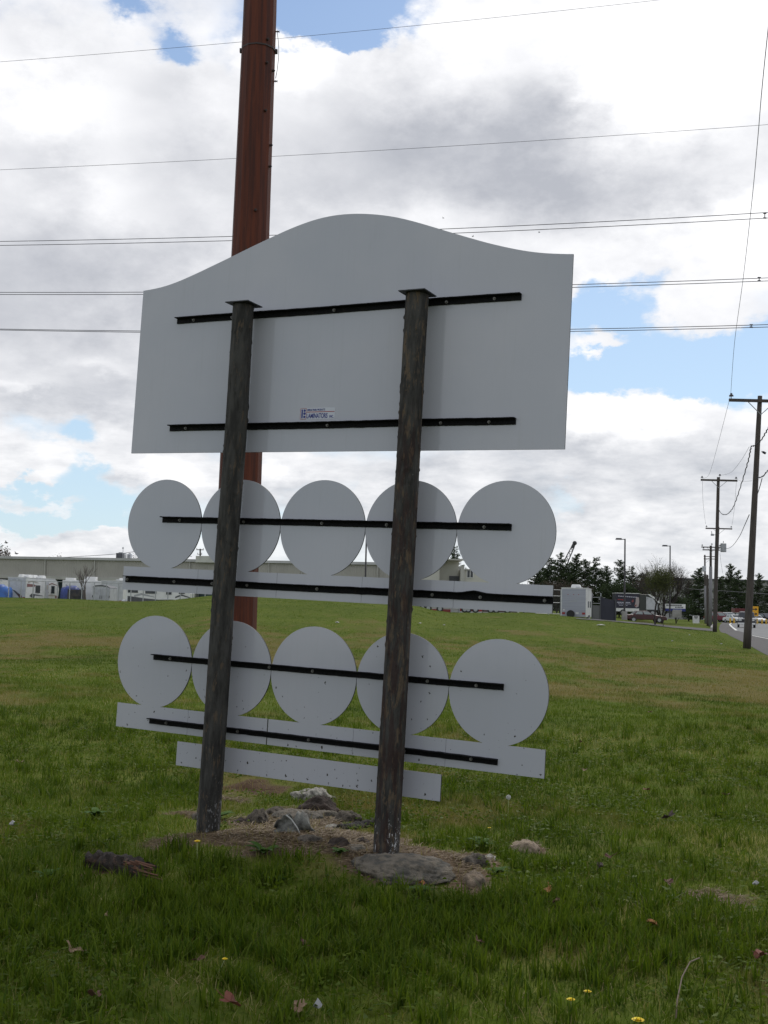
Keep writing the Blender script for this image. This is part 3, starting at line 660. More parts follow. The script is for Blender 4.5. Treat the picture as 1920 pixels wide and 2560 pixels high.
for i, (px, py, w_, h_, d_, M_, lb) in enumerate([(742, 2040, 150, 30, .14, conc2, 'broad low brown-grey slab behind the bent metal'), (690, 2030, 70, 26, .08, rk1, 'small dark slab left of the broad brown-grey slab'), (812, 2036, 80, 24, .08, conc2, 'flat dusty slab right of the bent metal, under the pale stone'),
      (770, 2100, 70, 24, .07, rk1, 'flat dark stone at the front of the mound below the bent metal'), (888, 2124, 60, 20, .07, conc2, 'thin brown slab at the mound front next to the footing'), (600, 2052, 50, 22, .06, rk3, 'small dark stone between the left post and the speckled rock'),
      (1090, 2186, 60, 24, .08, rk1, 'rough stone against the right end of the concrete footing'), (830, 2066, 40, 18, .05, rk2, 'small pale stone at the left tip of the short dark log'), (1225, 2146, 40, 20, .06, rk2, 'small whitish stone between the grey stone and the tan flat stone')]):
    rock(px, py, w_, h_, d_, M_, 'rock', lb, 'rock', 40+i, 1, .55)
# lengths of log and rotten bark
def log(pxs, r, M, name, label, cat, seed):
    pts = []
    for x, y in pxs: q = onground(x, y); q.z += r*.7; pts.append(q)
    P0 = pts[0]; vs = MB(); path = []
    for i in range(len(pts)-1):
        for k in range(6): path.append(pts[i].lerp(pts[i+1], k/6)-P0)
    path.append(pts[-1]-P0)
    vs.tube(path, [r*(.75+.5*mn.noise(Vector((i*.6, seed, 0)))+.2) for i in range(len(path))], 16)
    vs.v = [tuple(Vector(v)+Vector((mn.noise(Vector(v)*30), mn.noise(Vector(v)*30+Vector((9, 0, 0))), mn.noise(Vector(v)*25+Vector((0, 9, 0)))))*r*.55) for v in vs.v]
    o = vs.build(name, M, smooth=True); o.location = P0; return tag(o, label, cat)
log([(848, 2078), (880, 2074), (920, 2068), (940, 2060)], .028, mat('black_bark', (.02, .018, .016), .95, scale=20, col2=(.045, .038, .03), bump=1), 'short_log', 'short dark bark-covered log lying on the mound left of the right post', 'log', 3)
o = log([(222, 2168), (255, 2172), (290, 2180), (330, 2192), (362, 2206)], .054, rotw, 'rotten_log', 'rotten dark brown log half sunk in the grass at lower left', 'log', 8)
mb = MB()
for i in range(26):
    f = random.random(); q = onground(310+f*48, 2190+f*18); q.z += .05+random.random()*.06; q.y -= .05
    dd = Vector((.06+random.random()*.06, -.01, -.03+random.random()*.02)); mb.tube([q, q+dd], .004, 4)
sp_ = mb.build('split_fibres', mat('orange_split_wood', (.13, .06, .035), .8, scale=20)); sp_.parent = o; sp_.matrix_parent_inverse = o.matrix_basis.inverted()
# bent metal scrap: two curled sheets
mt1 = mat('scuffed_sheet_metal', (.15, .15, .13), .6, .1, scale=14, col2=(.03, .028, .024), bump=.5)
scr = empty('bent_metal_scrap', tuple(onground(738, 2084)), 0, 'bent torn scrap of grey sheet metal lying on the mound between the posts', 'scrap')
def curl(x0, x1, h, curv, lean, ph, dy):
    vs = []; fs = []; n, m_ = 14, 8
    for i in range(n+1):
        u = i/n; X = x0+(x1-x0)*u
        for j in range(m_+1):
            w = j/m_; prof = h*(math.sin(PI*min(1, u*1.05+.02))**.6)*(.82+.25*mn.noise(Vector((u*6, ph, 0))))
            vs.append((X+.02*math.sin(w*3+ph), dy+lean*w+curv*math.sin(w*PI)*.6, prof*w+.004))
    for i in range(n):
        for j in range(m_): a = i*(m_+1)+j; fs.append((a, a+m_+1, a+m_+2, a+1))
    mb = MB(); mb.add(vs, fs); o = mb.build('torn_sheet', mt1, scr, smooth=True); sd_ = o.modifiers.new('t', 'SOLIDIFY'); sd_.thickness = .004; return o
curl(-.14, .03, .12, .07, .05, 0, 0); curl(-.01, .12, .15, -.05, .03, 2, .05)
mb = MB(); mb.tube([(-.055, -.03, .115), (-.02, -.045, .09), (.015, -.055, .045), (.035, -.06, .004)], .0045, 6); mb.build('bright_edge', mat('bright_metal_edge', (.45, .45, .42), .4, .3, scale=20), scr, smooth=True)

# ------------------------------------------------------------------ fallen leaves, dandelions, weeds, litter
leafm = {}
for k_, c_ in (('brown', (.10, .042, .022)), ('tan', (.26, .17, .10)), ('orange', (.30, .12, .03)), ('dark', (.045, .025, .018)), ('red', (.16, .045, .025))):
    leafm[k_] = mat('leaf_'+k_, c_, .7, scale=30, col2=tuple(q*.6 for q in c_))
def leaf(px, py, size, col, label, seed):
    r_ = random.Random(seed); p = onground(px, py); size *= .75; n = 22; vs = [(0, 0, .012)]
    for i in range(n):
        a = 2*PI*i/n; lobe = .62+.38*abs(math.sin(a*2.5+.4)); rr_ = size/2*lobe*(.85+.3*r_.random())
        vs.append((math.cos(a)*rr_*1.25, math.sin(a)*rr_*.9, .012+.55*size*(math.cos(a*2+seed)*.30+.12*r_.random())+abs(math.cos(a))*size*.16))
    mb = MB(); mb.add(vs, [(0, i+1, (i+1) % n+1) for i in range(n)]); mb.tube([(0, 0, .012), (-size*.6, -size*.2, .02), (-size*.85, -size*.35, .03)], .0016, 4)
    o = mb.build('fallen_leaf', leafm[col]); o.location = p+Vector((0, 0, .045)); o.rotation_euler = (r_.uniform(-.5, .9), r_.uniform(-.5, .5), seed*1.3)
    sd_ = o.modifiers.new('t', 'SOLIDIFY'); sd_.thickness = .0012
    return tag(o, label, 'leaf', 'fallen leaves on the lawn')
for i, a in enumerate([(1617, 1992, .085, 'red', 'red-brown curled leaf on the mid lawn, left of a browner one'), (1815, 2004, .085, 'brown', 'brown curled leaf nearest the right edge on the mid lawn'),
        (1675, 2062, .11, 'dark', 'large dark crumpled leaf below the red-brown one on the right lawn'), (1503, 2192, .075, 'dark', 'nearly black upright leaf on the lawn right of the tan stone'),
        (1525, 2166, .07, 'brown', 'flat tan and brown leaf just above the nearly black upright leaf'), (1371, 2252, .065, 'orange', 'bright orange-tan leaf in the lower right grass'),
        (1395, 2282, .065, 'brown', 'dull brown leaf touching the right of the bright orange-tan leaf'), (1628, 2340, .075, 'orange', 'upright curled rusty leaf in the lower right grass'),
        (1190, 2384, .06, 'brown', 'small brown leaf low in the foreground grass below the footing'), (176, 2407, .085, 'tan', 'large tan leaf lying in the foreground grass at lower left'),
        (235, 2526, .07, 'brown', 'dull brown leaf at the very bottom left of the grass'), (572, 2545, .10, 'red', 'dark red-brown leaf at the bottom edge left of centre'),
        (745, 2552, .07, 'tan', 'tan leaf at the bottom edge beside the shiny foil'), (752, 2388, .055, 'brown', 'small brown leaf right of the nearer yellow dandelion with a slanted stem'),
        (497, 2434, .06, 'brown', 'little brown leaf among the blades in the left foreground'), (1905, 2425, .09, 'red', 'reddish leaf cut by the right edge of the view'),
        (1462, 1940, .06, 'tan', 'small tan leaf on the lawn right of the lower row of discs'), (1668, 2232, .08, 'brown', 'dim brown leaf in the drier patch on the right'),
        (1450, 1868, .06, 'brown', 'tiny brown leaf just right of the lowest disc panel'), (1625, 1790, .09, 'tan', 'farthest tan leaf on the lawn right of the sign'), (262, 2322, .045, 'tan', 'tiny tan leaf just below the rotten log'),
        (48, 1922, .09, 'tan', 'pale tan leaf near the left edge level with the lowest strip'), (1052, 2238, .05, 'orange', 'tiny orange leaf in the deep grass below the footing')]):
    leaf(*a[:4], a[4], i+3)
petal = mat('dandelion_yellow', (.80, .62, .01), .6, scale=40, col2=(.75, .50, .01)); stemm = mat('pale_stem', (.30, .34, .14), .6, scale=20); puff = mat('seed_fluff', (.62, .62, .60), .9, scale=60)
def dandelion(px, py, hpx, rpx, label, lean=0, fluffy=False, base=None):
    b_ = onground(px, py+hpx) if base is None else onground(*base); top_ = at(px, py, b_.y); d = b_.y
    e = empty('dandelion', tuple(b_), 0, label, 'dandelion', 'dandelions in the grass'); L = top_-b_; r = rpx*d/F*.85
    mb = MB(); mb.tube([Vector((0, 0, 0)), L*.5+Vector((L.x*.1, 0, 0)), L], .0022, 6); mb.build('stem', stemm, e, smooth=True)
    mb = MB(); R_ = random.Random(int(px))
    if fluffy:
        for i in range(260):
            q = Vector((R_.gauss(0, 1), R_.gauss(0, 1), R_.gauss(0, 1))).normalized()*r; mb.box(L+q*.95, (.0022, .0022, .0022)); 
            if i % 2: mb.tube([L+q*.2, L+q], .0004, 3, cap=False)
        mb.ball(L, r*.3, 8); mb.build('seed_head', puff, e)
    else:
        for ring, (n, rr_, el_) in enumerate(((22, 1, .25), (18, .8, .6), (12, .5, 1.0))):
            for i in range(n):
                a = 2*PI*i/n+ring; dr = Vector((math.cos(a)*math.cos(el_), math.sin(a)*math.cos(el_), math.sin(el_)*.8)); sd_ = Vector((-math.sin(a), math.cos(a), 0))*r*.13
                mb.add([L+dr*r*.1-sd_*.5, L+dr*r*.1+sd_*.5, L+dr*r*rr_+sd_, L+dr*r*rr_*1.06, L+dr*r*rr_-sd_], [(0, 1, 2, 3, 4)])
        mb.ball(L, r*.35, 8, sq=(1, 1, .6)); mb.build('flower_head', petal, e)
dandelion(493, 2104, 56, 9, 'yellow dandelion on a tall straight stem in front of the left post')
dandelion(562, 2398, 44, 8, 'yellow dandelion on a slanted stem in the bottom centre-left grass', base=(538, 2444))
dandelion(1427, 2500, 20, 12, 'yellow dandelion low in the bottom right grass, leftmost of its three')
dandelion(1469, 2480, 20, 11, 'half hidden yellow dandelion above and right of the one low in the bottom right grass')
dandelion(1595, 2552, 20, 18, 'largest yellow dandelion cut by the bottom edge at right')
dandelion(1223, 2070, 12, 5, 'tiny yellow bud in the grass right of the right post')
dandelion(1271, 1993, 48, 7, 'white seed-head dandelion on a tall stem right of the lowest strip', fluffy=True)
wl = mat('weed_leaf', (.035, .080, .010), .7, scale=10, col2=(.055, .105, .016), spec=.15)
def rosette(px, py, R_, n, label, up=.5, wd=.2):
    R_ *= .72; p = onground(px, py); mb = MB(); q_ = random.Random(int(px*3+py))
    for i in range(n):
        a = 2*PI*i/n+q_.random()*.5; L = R_*(.6+.5*q_.random()); e_ = up*(.6+.8*q_.random()); vs = []
        for k in range(7):
            t_ = k/6; rad = L*t_*math.cos(e_*(1-t_*.7)); z = L*t_*math.sin(e_)*(1-.45*t_*t_)+.01; w = L*wd*math.sin(PI*(t_*.9+.06))
            cx_, cy_ = math.cos(a)*rad, math.sin(a)*rad; sx_, sy_ = -math.sin(a)*w, math.cos(a)*w
            vs += [(cx_-sx_, cy_-sy_, z+w*.25), (cx_, cy_, z), (cx_+sx_, cy_+sy_, z+w*.25)]
        mb.add(vs, [f for k in range(6) for f in ((k*3, k*3+1, k*3+4, k*3+3), (k*3+1, k*3+2, k*3+5, k*3+4))])
    o = mb.build('broadleaf_weed', wl, smooth=True); o.location = p; return tag(o, label, 'weed', 'broad-leaved weeds in the grass')
rosette(1205, 2125, .14, 9, 'broad-leaved weed between the concrete footing and the tan stone', .9)
rosette(548, 2050, .16, 12, 'leafy green weed just right of the left post foot', .7); rosette(660, 2140, .15, 12, 'broad-leaved weed in front of the mound below the bent metal', .7)
rosette(240, 2050, .17, 13, 'bushy low weed in the grass left of the left post', .9); rosette(1240, 2190, .12, 10, 'bluish broad weed right of the brown soil hump', .6)
rosette(850, 2140, .09, 9, 'little green weed among the clods left of the right post', .7, .3); rosette(1050, 2240, .11, 10, 'weed with round leaves in the grass in front of the footing', .6, .35)
rosette(690, 2210, .10, 10, 'weed with round leaves in the grass below the mound centre', .6, .35); rosette(120, 2200, .12, 9, 'broad-leaved weed left of the rotten log', .7)
lit = mat('white_litter', (.34, .34, .34), .5, scale=20)
def litter(px, py, w, h, label, M=lit, z=.03, cat='litter'):
    p = onground(px, py); mb = MB(); n = 9; vs = [(0, 0, h)]
    for i in range(n): a = 2*PI*i/n; r_ = w/2*(.7+.5*random.random()); vs.append((math.cos(a)*r_, math.sin(a)*r_*.6, random.random()*h*.6))
    vs.append((0, 0, 0)); mb.add(vs, [(0, i+1, (i+1) % n+1) for i in range(n)]+[(n+1, (i+1) % n+1, i+1) for i in range(n)])
    o = mb.build('litter_scrap', M); o.location = p+Vector((0, 0, z)); return tag(o, label, cat, 'scraps of pale litter on the lawn')
litter(1503, 1566, .5, .07, 'flat white scrap on the far lawn below the grey screened gate', z=.05)
for a in [(793, 2543, .05, .04, 'shiny white foil scrap at the bottom edge of the grass'), (1300, 1632, .12, .05, 'white speck on the lawn above the lowest right disc'), (1050, 1561, .14, .05, 'white fleck on the slope right of the right post'), (1111, 1565, .12, .05, 'second white fleck on the slope, left of the lowest right disc top'),
          (843, 1560, .16, .06, 'white fleck on the slope above the middle lower disc'), (1803, 1612, .12, .05, 'pale fleck on the grass left of the nearest utility pole'), (1889, 2228, .05, .03, 'pale crumpled scrap near the right edge in the dry patch'), (30, 2078, .06, .04, 'pale scrap in the left edge grass level with the mound'),
          (1724, 1590, .12, .05, 'white fleck on the lawn below the small white yard sign'), (1680, 1605, .12, .05, 'white fleck on the lawn below the leafy tree trunk')]: litter(*a)
mb = MB(); pp = [onground(x, y)+Vector((0, 0, h)) for x, y, h in ((1690, 2560, .02), (1693, 2535, .05), (1705, 2500, .09), (1725, 2475, .11), (1748, 2460, .10))]
mb.tube(pp, .003, 8); tag(mb.build('bent_stalk', mat('pale_stalk', (.13, .095, .065), .8, scale=20), smooth=True), 'bent pale brown stalk arching out of the grass at bottom right', 'stalk')

# ------------------------------------------------------------------ birds
def bird(px, py, Y, s, rz, label):
    p = at(px, py, Y); mb = MB(); mb.ball((0, 0, 0), s*.16, 8, sq=(1, 2.3, .9)); mb.ball((0, s*.42, .03*s), s*.09, 6)
    for k in (-1, 1): mb.add([(k*s*.08, s*.15, 0), (k*s*.08, -s*.12, 0), (k*s*.5, -s*.22, s*.22), (k*s*.55, s*.02, s*.24)], [(0, 1, 2, 3)])
    mb.add([(-s*.05, -s*.3, 0), (s*.05, -s*.3, 0), (s*.1, -s*.5, 0), (-s*.1, -s*.5, 0)], [(0, 1, 2, 3)])
    o = mb.build('bird', mat('dark_feathers', (.02, .02, .022), .7, scale=10)); o.location = p; o.rotation_euler = (0, .4, rz); return tag(o, label, 'bird', 'small dark birds in flight')
bird(16, 1357, 90, .38, 1.2, 'upper dark bird at the left edge above the warehouse roof'); bird(41, 1384, 90, .38, -.6, 'lower dark bird just above the warehouse roof beside the small tree')
bird(1108, 545, 60, .13, .5, 'tiny bird above the wire pair right of the sign crown'); bird(1182, 591, 60, .13, 2, 'tiny bird just above the sloping right shoulder of the header'); bird(1348, 581, 60, .12, 1, 'rightmost tiny bird under the upper wire pair')

# ------------------------------------------------------------------ utility poles
def obox(mb, c, d, rz=0, **k): mb.box(c, d, rz, **k)
def util_pole(pxb, Y, pxt, pyt, r0_, r1_, label, M=woodpole, arms=(), top_ins=False, trans=None, armrz=0, lower=None):
    b_ = at(pxb, 1535, Y); b_.z = Hs(b_.x, b_.y)-.02; tp_ = at(pxt, pyt, Y); e = empty('utility_pole', tuple(b_), 0, label, 'utility pole', 'utility poles along the road edge')
    L = tp_-b_; mb = MB(); n = 12; mb.tube([L*(i/n) for i in range(n+1)], [r0_+(r1_-r0_)*i/n for i in range(n+1)], 14); mb.build('shaft', M, e, smooth=True)
    if lower:
        mb = MB(); mb.tube([L*0, L*lower], [r0_*1.12, r0_*1.02], 14); mb.build('sleeve', woodlight, e, smooth=True)
    for (dz, l0, l1, th) in arms:
        a = L-Vector((0, 0, dz)); fo = Vector((0, -r1_-th*.5, 0)); mb = MB()
        mb.box(a+fo+Vector(((l1-l0)/2, 0, 0)), (l0+l1, th*.8, th)); arm = mb.build('crossarm', M, e)
        mb = MB()
        for s, l in ((-1, l0), (1, l1)):
            if l > 1: mb.tube([a+fo+Vector((s*l*.42, -.02, -th*.4)), L-Vector((0, r1_, dz+.62))], .02, 5)
        if mb.v: mb.build('arm_brace', galv, e)
        for s, l in ((-1, l0), (1, l1)):
            if l < .4: continue
            q = a+fo+Vector((s*(l-.1), 0, th/2)); mb = MB(); mb.tube([q, q+Vector((0, 0, .10)), q+Vector((0, 0, .11)), q+Vector((0, 0, .17)), q+Vector((0, 0, .18)), q+Vector((0, 0, .25))], [.015, .015, .11, .09, .05, .045], 10); mb.build('insulator', porcelain, e, smooth=False)
    if top_ins:
        mb = MB(); q = L; mb.tube([q+Vector((.12, 0, -.2)), q+Vector((.12, 0, .12)), q+Vector((.12, 0, .13)), q+Vector((.12, 0, .2)), q+Vector((.12, 0, .26))], [.02, .02, .1, .08, .045], 10); mb.build('insulator', porcelain, e)
    if trans:
        for (dx, dz, r_, h_, cm) in trans:
            q = L+Vector((dx, -.05, -dz)); mb = MB(); mb.tube([q-Vector((0, 0, h_)), q-Vector((0, 0, h_*.95)), q, q+Vector((0, 0, .06))], [r_*.9, r_, r_, r_*.6], 14)
            mb.box(q-Vector((dx*.5, 0, h_*.3)), (abs(dx), .06, .06)); mb.tube([q+Vector((0, 0, .05)), q+Vector((0, 0, .3))], .04, 6); mb.build('transformer', cm, e)
    return e, tp_
p1, t1 = util_pole(1867, 51.9, 1900, 990, .175, .10, 'nearest utility pole, thick and dark, with its crossarm cut by the right edge', arms=[(.25, 1.45, 1.45, .13)])
p2, t2 = util_pole(1787, 95, 1796, 1193, .175, .12, 'second nearest utility pole with a single crossarm and three insulators', arms=[(.28, 1.5, 1.5, .15)], top_ins=True)
p3, t3 = util_pole(1786, 131, 1796, 1317, .16, .12, 'utility pole directly behind the second one with a transformer at its right side', arms=[(.22, 1.5, 1.5, .14)], trans=[(.55, 1.9, .33, .95, greyp)], top_ins=False)
p4, t4 = util_pole(1776, 135, 1777, 1364, .18, .13, 'utility pole with two crossarms and a pale grey lower half', arms=[(.2, 1.15, 1.1, .12), (.52, 1.0, 1.0, .12)], lower=.74, top_ins=True)
p5, t5 = util_pole(1764, 170, 1762, 1387, .15, .11, 'farthest utility pole with a light grey transformer on its left', arms=[(.25, .2, 1.9, .11), (.6, .2, 1.9, .11)], trans=[(-.1, 1.7, .28, .75, lgrey)], lower=.55)
p6, t6 = util_pole(1770, 142, 1768, 1437, .17, .14, 'short stub pole between the pale grey pole and the farthest pole')
mb = MB(); q = at(1781, 1337, 130.5)-p3.location; mb.box(q, (.35, .1, .22)); mb.tube([q+Vector((-.05, 0, .1)), q+Vector((-.1, 0, .4))], .04, 6); mb.box(q+Vector((.35, 0, .0)), (.5, .06, .06)); mb.build('cutout_bracket', galv, p3)
mb = MB(); q = at(1903, 1130, 51.6)-p1.location
mb.tube([q+Vector((.02, 0, .02)), q+Vector((.15, 0, -.02)), q+Vector((.2, 0, -.03))], .03, 6); mb.tube([q+Vector((.08, 0, 0)), q+Vector((.20, 0, -.06))], .055, 8); mb.build('line_clamp', wiremat, p1)
UW = 'utility wires strung between the roadside poles'
def wire_pts(pts, r, label, n=40, name='utility_wire', wav=0):
    # smooth curve through 3-D points
    P_ = [Vector(p) for p in pts]; out = []
    for i in range(len(P_)-1):
        a = P_[max(i-1, 0)]; b_ = P_[i]; c_ = P_[i+1]; d_ = P_[min(i+2, len(P_)-1)]
        for k in range(10):
            t_ = k/10; out.append(.5*((2*b_)+(c_-a)*t_+(2*a-5*b_+4*c_-d_)*t_*t_+(3*b_-a-3*c_+d_)*t_**3))
    out.append(P_[-1])
    if wav: out = [p+Vector((math.sin(i*1.7)*wav, 0, math.cos(i*2.3)*wav)) for i, p in enumerate(out)]
    mb = MB(); mb.tube(out, r, 5); return tag(mb.build(name, wiremat, smooth=True), label, 'wire', UW)
def ip(lst): return [at(x, y, Y) for x, y, Y in lst]
w0 = at(1827, 984, 51.7); far_ = at(1907, 200, 21.5); dirv = (far_-w0)
wire_pts([w0+dirv*1.6+Vector((0, 0, .6)), far_+dirv*.2, far_, *ip([(1895, 340, 25), (1880, 500, 29.5), (1858, 695, 36), (1836, 860, 43.5)]), w0], .008, 'single wire dropping from the top right of the sky to the near pole crossarm')
wire_pts(ip([(1826, 990, 51.9), (1808, 1060, 62), (1795, 1110, 73), (1780, 1165, 84), (1770, 1190, 90), (1757, 1196, 95)]), .009, 'wire sagging from the near pole crossarm to the left end of the second crossarm')
wire_pts(ip([(1873, 1117, 52), (1850, 1155, 66), (1826, 1182, 82), (1803, 1188, 95)]), .008, 'wire sagging from the near pole to the top of the second pole')
wire_pts(ip([(1880, 1202, 52), (1866, 1203, 68), (1852, 1203, 84), (1842, 1197, 95)]), .008, 'wire from the near pole to the right end of the second crossarm')
wire_pts(ip([(1877, 1120, 51.7), (1872, 1146, 56), (1861, 1185, 62), (1846, 1233, 72), (1833, 1268, 80), (1820, 1284, 87), (1808, 1286, 91), (1799, 1278, 94), (1794, 1262, 95)]), .028, 'thick bundled cable looping down from the near pole to the second pole', wav=.02)
wire_pts(ip([(1960, 1030, 46), (1930, 1055, 48), (1919, 1073, 49), (1905, 1097, 50.4), (1890, 1112, 51.6), (1877, 1116, 51.9)]), .026, 'thick twisted cable reaching the near pole from the right edge', wav=.02)
wire_pts(ip([(1950, 1150, 46), (1920, 1176, 48.5), (1910, 1188, 50), (1902, 1193, 51), (1893, 1194, 51.6)]), .022, 'lower twisted cable meeting the near pole from the right edge', wav=.015)
wire_pts(ip([(1905, 1196, 51.5), (1900, 1215, 54), (1892, 1240, 58), (1888, 1250, 62)]), .02, 'short cable sloping down behind the near pole below the twisted one')
wire_pts(ip([(1873, 1287, 52), (1862, 1312, 70), (1848, 1342, 90), (1832, 1364, 110), (1820, 1371, 122), (1812, 1370, 131)]), .022, 'cable sagging low from the near pole to the transformer behind the second pole')
wire_pts(ip([(1756, 1203, 95), (1758, 1260, 108), (1764, 1310, 131)]), .010, 'faint wire from the left end of the second crossarm to the one behind')
wire_pts(ip([(1841, 1203, 95), (1836, 1270, 110), (1830, 1313, 131)]), .010, 'faint wire from the right end of the second crossarm to the one behind')
wire_pts(ip([(1800, 1384, 131), (1803, 1410, 140), (1807, 1434, 150)]), .014, 'thin drop wire hanging down from the transformer toward the pines')
wire_pts(ip([(1560, 1455, 200), (1690, 1469, 185), (1760, 1475, 175), (1800, 1477, 172), (1900, 1484, 160), (1960, 1488, 150)]), .05, 'black cable running across the pines low behind the utility poles')

# ------------------------------------------------------------------ roads
def sheet(name, pts2, M, dz, zf=None):
    mb = MB(); vs = [(x, y, (zf(x, y) if zf else Hs(x, y))+dz) for x, y in pts2]; mb.add(vs, [tuple(range(len(vs)))]); o = mb.build(name, M); return tag(o, kind='structure')
def strip_mesh(name, left, right, M, dz, n=3, kind='structure', thick=0):
    k = len(left); vs = []; fs = []
    for i in range(k):
        for j in range(n+1):
            x = left[i][0]+(right[i][0]-left[i][0])*j/n; y = left[i][1]+(right[i][1]-left[i][1])*j/n; vs.append((x, y, Hs(x, y)+dz))
    for i in range(k-1):
        for j in range(n): a = i*(n+1)+j; fs.append((a, a+1, a+n+2, a+n+1))
    mb = MB(); mb.add(vs, fs); o = mb.build(name, M); return tag(o, kind=kind) if kind else o
asph = mat('asphalt', (.075, .068, .064), .9, scale=3, col2=(.058, .053, .052), bump=.2, bscale=60, coord='Object')
conr = mat('pale_road', (.19, .19, .188), .9, scale=1, col2=(.16, .16, .157), bump=.1, bscale=40)
paint = mat('road_paint', (.62, .62, .58), .6, scale=6)
def g0(px, py): q = atz(px, py, .0); return (q.x, q.y)
Ls = [(1.5, 2), (6.5, 18)]+[g0(1990, 1672), g0(1920, 1640), g0(1870, 1613), g0(1825, 1597), g0(1803, 1583), g0(1797, 1572), g0(1800, 1562), g0(1806, 1556.5)]
Ls[0] = (Ls[2][0]-Ls[2][1]*.24, 0); Ls[1] = (Ls[2][0]-(Ls[2][1]-18)*.24, 18)
Cs = [g0(1990, 1612), g0(1920, 1595), g0(1880, 1588), g0(1843, 1577), g0(1829, 1566.5), g0(1827, 1561), g0(1840, 1556.5)]
Cs = [(Cs[0][0]-Cs[0][1]*.25+.3, 0), (Cs[0][0]-(Cs[0][1]-30)*.25+.3, 30)]+Cs
def resamp(pts, n):
    pts = np.array(pts); d = np.concatenate([[0], np.cumsum(np.hypot(*np.diff(pts, axis=0).T))]); s_ = np.linspace(0, d[-1], n); return list(zip(np.interp(s_, d, pts[:, 0]), np.interp(s_, d, pts[:, 1])))
A1 = resamp(Ls, 40); B1 = resamp(Cs, 40)
strip_mesh('road', A1, B1, asph, .012)
R1 = [(x+26+.1*y, y) for x, y in B1]; strip_mesh('concrete_road', B1, R1, conr, .016, 6)
# cross road reaching away at the far end
far_y = max(A1[-1][1], B1[-1][1])
strip_mesh('cross_road', [(A1[-1][0]-1.5, A1[-1][1]-6), (A1[-1][0]-1, far_y+2)], [(140, A1[-1][1]-6), (140, far_y+2)], asph, .008, 8)
def line(pts, w, name='road_marking'):
    pts = resamp(pts, 16); l = []; r_ = []
    for i, (x, y) in enumerate(pts):
        x2, y2 = pts[min(i+1, 15)]; x1, y1 = pts[max(i-1, 0)]; d = math.hypot(x2-x1, y2-y1); nx_, ny_ = -(y2-y1)/d*w/2, (x2-x1)/d*w/2
        l.append((x+nx_, y+ny_)); r_.append((x-nx_, y-ny_))
    return strip_mesh(name, l, r_, paint, .024, 1)
line([g0(1841, 1576.5), g0(1829, 1567), g0(1824, 1561), g0(1829, 1558)], .22); line([g0(1880, 1589.5), g0(1920, 1597.5), g0(1990, 1615)], .16)
# broken kerb pieces
for (a_, b_, lab) in (((1808, 1587), (1823, 1597), 'pale broken kerb stone at the grass edge left of the nearest pole'), ((1780, 1563), (1779, 1572), 'pale kerb stone standing behind the second pole foot')):
    q0 = Vector((*g0(*a_), 0)); q1 = Vector((*g0(*b_), 0)); d = q1-q0; mb = MB(); mb.box((0, 0, .07), (d.length, .22, .16)); o = mb.build('kerb_stone', concrete, bevel=.03); o.location = (q0+q1)/2; o.rotation_euler = (0, 0, math.atan2(d.y, d.x)); tag(o, lab, 'kerb', 'broken kerb stones')
# driveway between the two lawns
dl = [onground(x, y) for x, y in ((1440, 1546), (1500, 1550), (1560, 1554), (1620, 1558), (1680, 1565), (1730, 1569), (1785, 1573))]
dr = [onground(x, y) for x, y in ((1440, 1548), (1500, 1552.5), (1560, 1557.5), (1620, 1562), (1680, 1570), (1730, 1574), (1785, 1579))]
strip_mesh('driveway', [(p.x, p.y) for p in dl], [(p.x, p.y) for p in dr], asph, .03, 4)

# ------------------------------------------------------------------ buildings
wallm = mat('ribbed_beige_wall', (.36, .345, .305), .6, scale=.35, col2=(.33, .315, .28)); trim = mat('cream_trim', (.42, .41, .37), .5, scale=.5)
t = wallm.node_tree; b = t.nodes['Principled BSDF']; wv = N(t, 'ShaderNodeTexWave', wave_type='BANDS', bands_direction='X'); wv.inputs['Scale'].default_value = 1.0; t.links.new(N(t, 'ShaderNodeTexCoord').outputs['Object'], wv.inputs['Vector'])
bn = N(t, 'ShaderNodeBump'); bn.inputs['Strength'].default_value = .6; bn.inputs['Distance'].default_value = .08; t.links.new(wv.outputs['Fac'], bn.inputs['Height']); t.links.new(bn.outputs[0], b.inputs['Normal'])
roofm = mat('pale_roof', (.45, .45, .44), .6, scale=.3)
A_ = at(-90, 1420, 162); B_ = at(1105, 1420, 147); A_.z = B_.z = .35; d = B_-A_; Lw = d.length; rz = math.atan2(d.y, d.x)
wh = empty('warehouse', tuple(A_), rz, 'long beige ribbed warehouse with a dark teal ground floor along the left horizon', 'warehouse')
zt = lambda Y, k: CH+k*Y/F-.35
ztop = zt(158, 95.5); zmid = zt(158, 50.5)
mb = MB(); mb.box((Lw/2, 15, (ztop+zmid)/2), (Lw, 30, ztop-zmid)); mb.build('wall', wallm, wh)
mb = MB(); mb.box((Lw/2, 17, zmid/2-.05), (Lw-.4, 27, zmid-.1)); mb.build('recessed_wall', teal, wh)
mb = MB(); mb.box((Lw/2, -.15, ztop+.10), (Lw+.4, .35, .34)); mb.box((Lw/2, 15.2, ztop+.16), (Lw, 30, .1)); mb.build('roof_edge', roofm, wh)
mb = MB(); mb.box((Lw/2, -.1, zmid-.12), (Lw+.2, .5, .42)); mb.build('lintel_trim', trim, wh)
def u_at(px): # position along the facade where it shows at px
    o = Vector((0, 0, CH)); r_ = ray(px, 1430); dn = Vector((-math.sin(rz), math.cos(rz), 0)); k = (A_-o).dot(dn)/r_.dot(dn); return ((o+r_*k)-A_).dot(Vector((math.cos(rz), math.sin(rz), 0)))
for px in (-30, 10, 62, 112, 196, 236, 270, 330, 390, 470):
    mb = MB(); u = u_at(px); mb.box((u, 2.4, zmid/2-.1), (.9, 1.2, zmid-.2)); mb.build('pier', trim, wh)
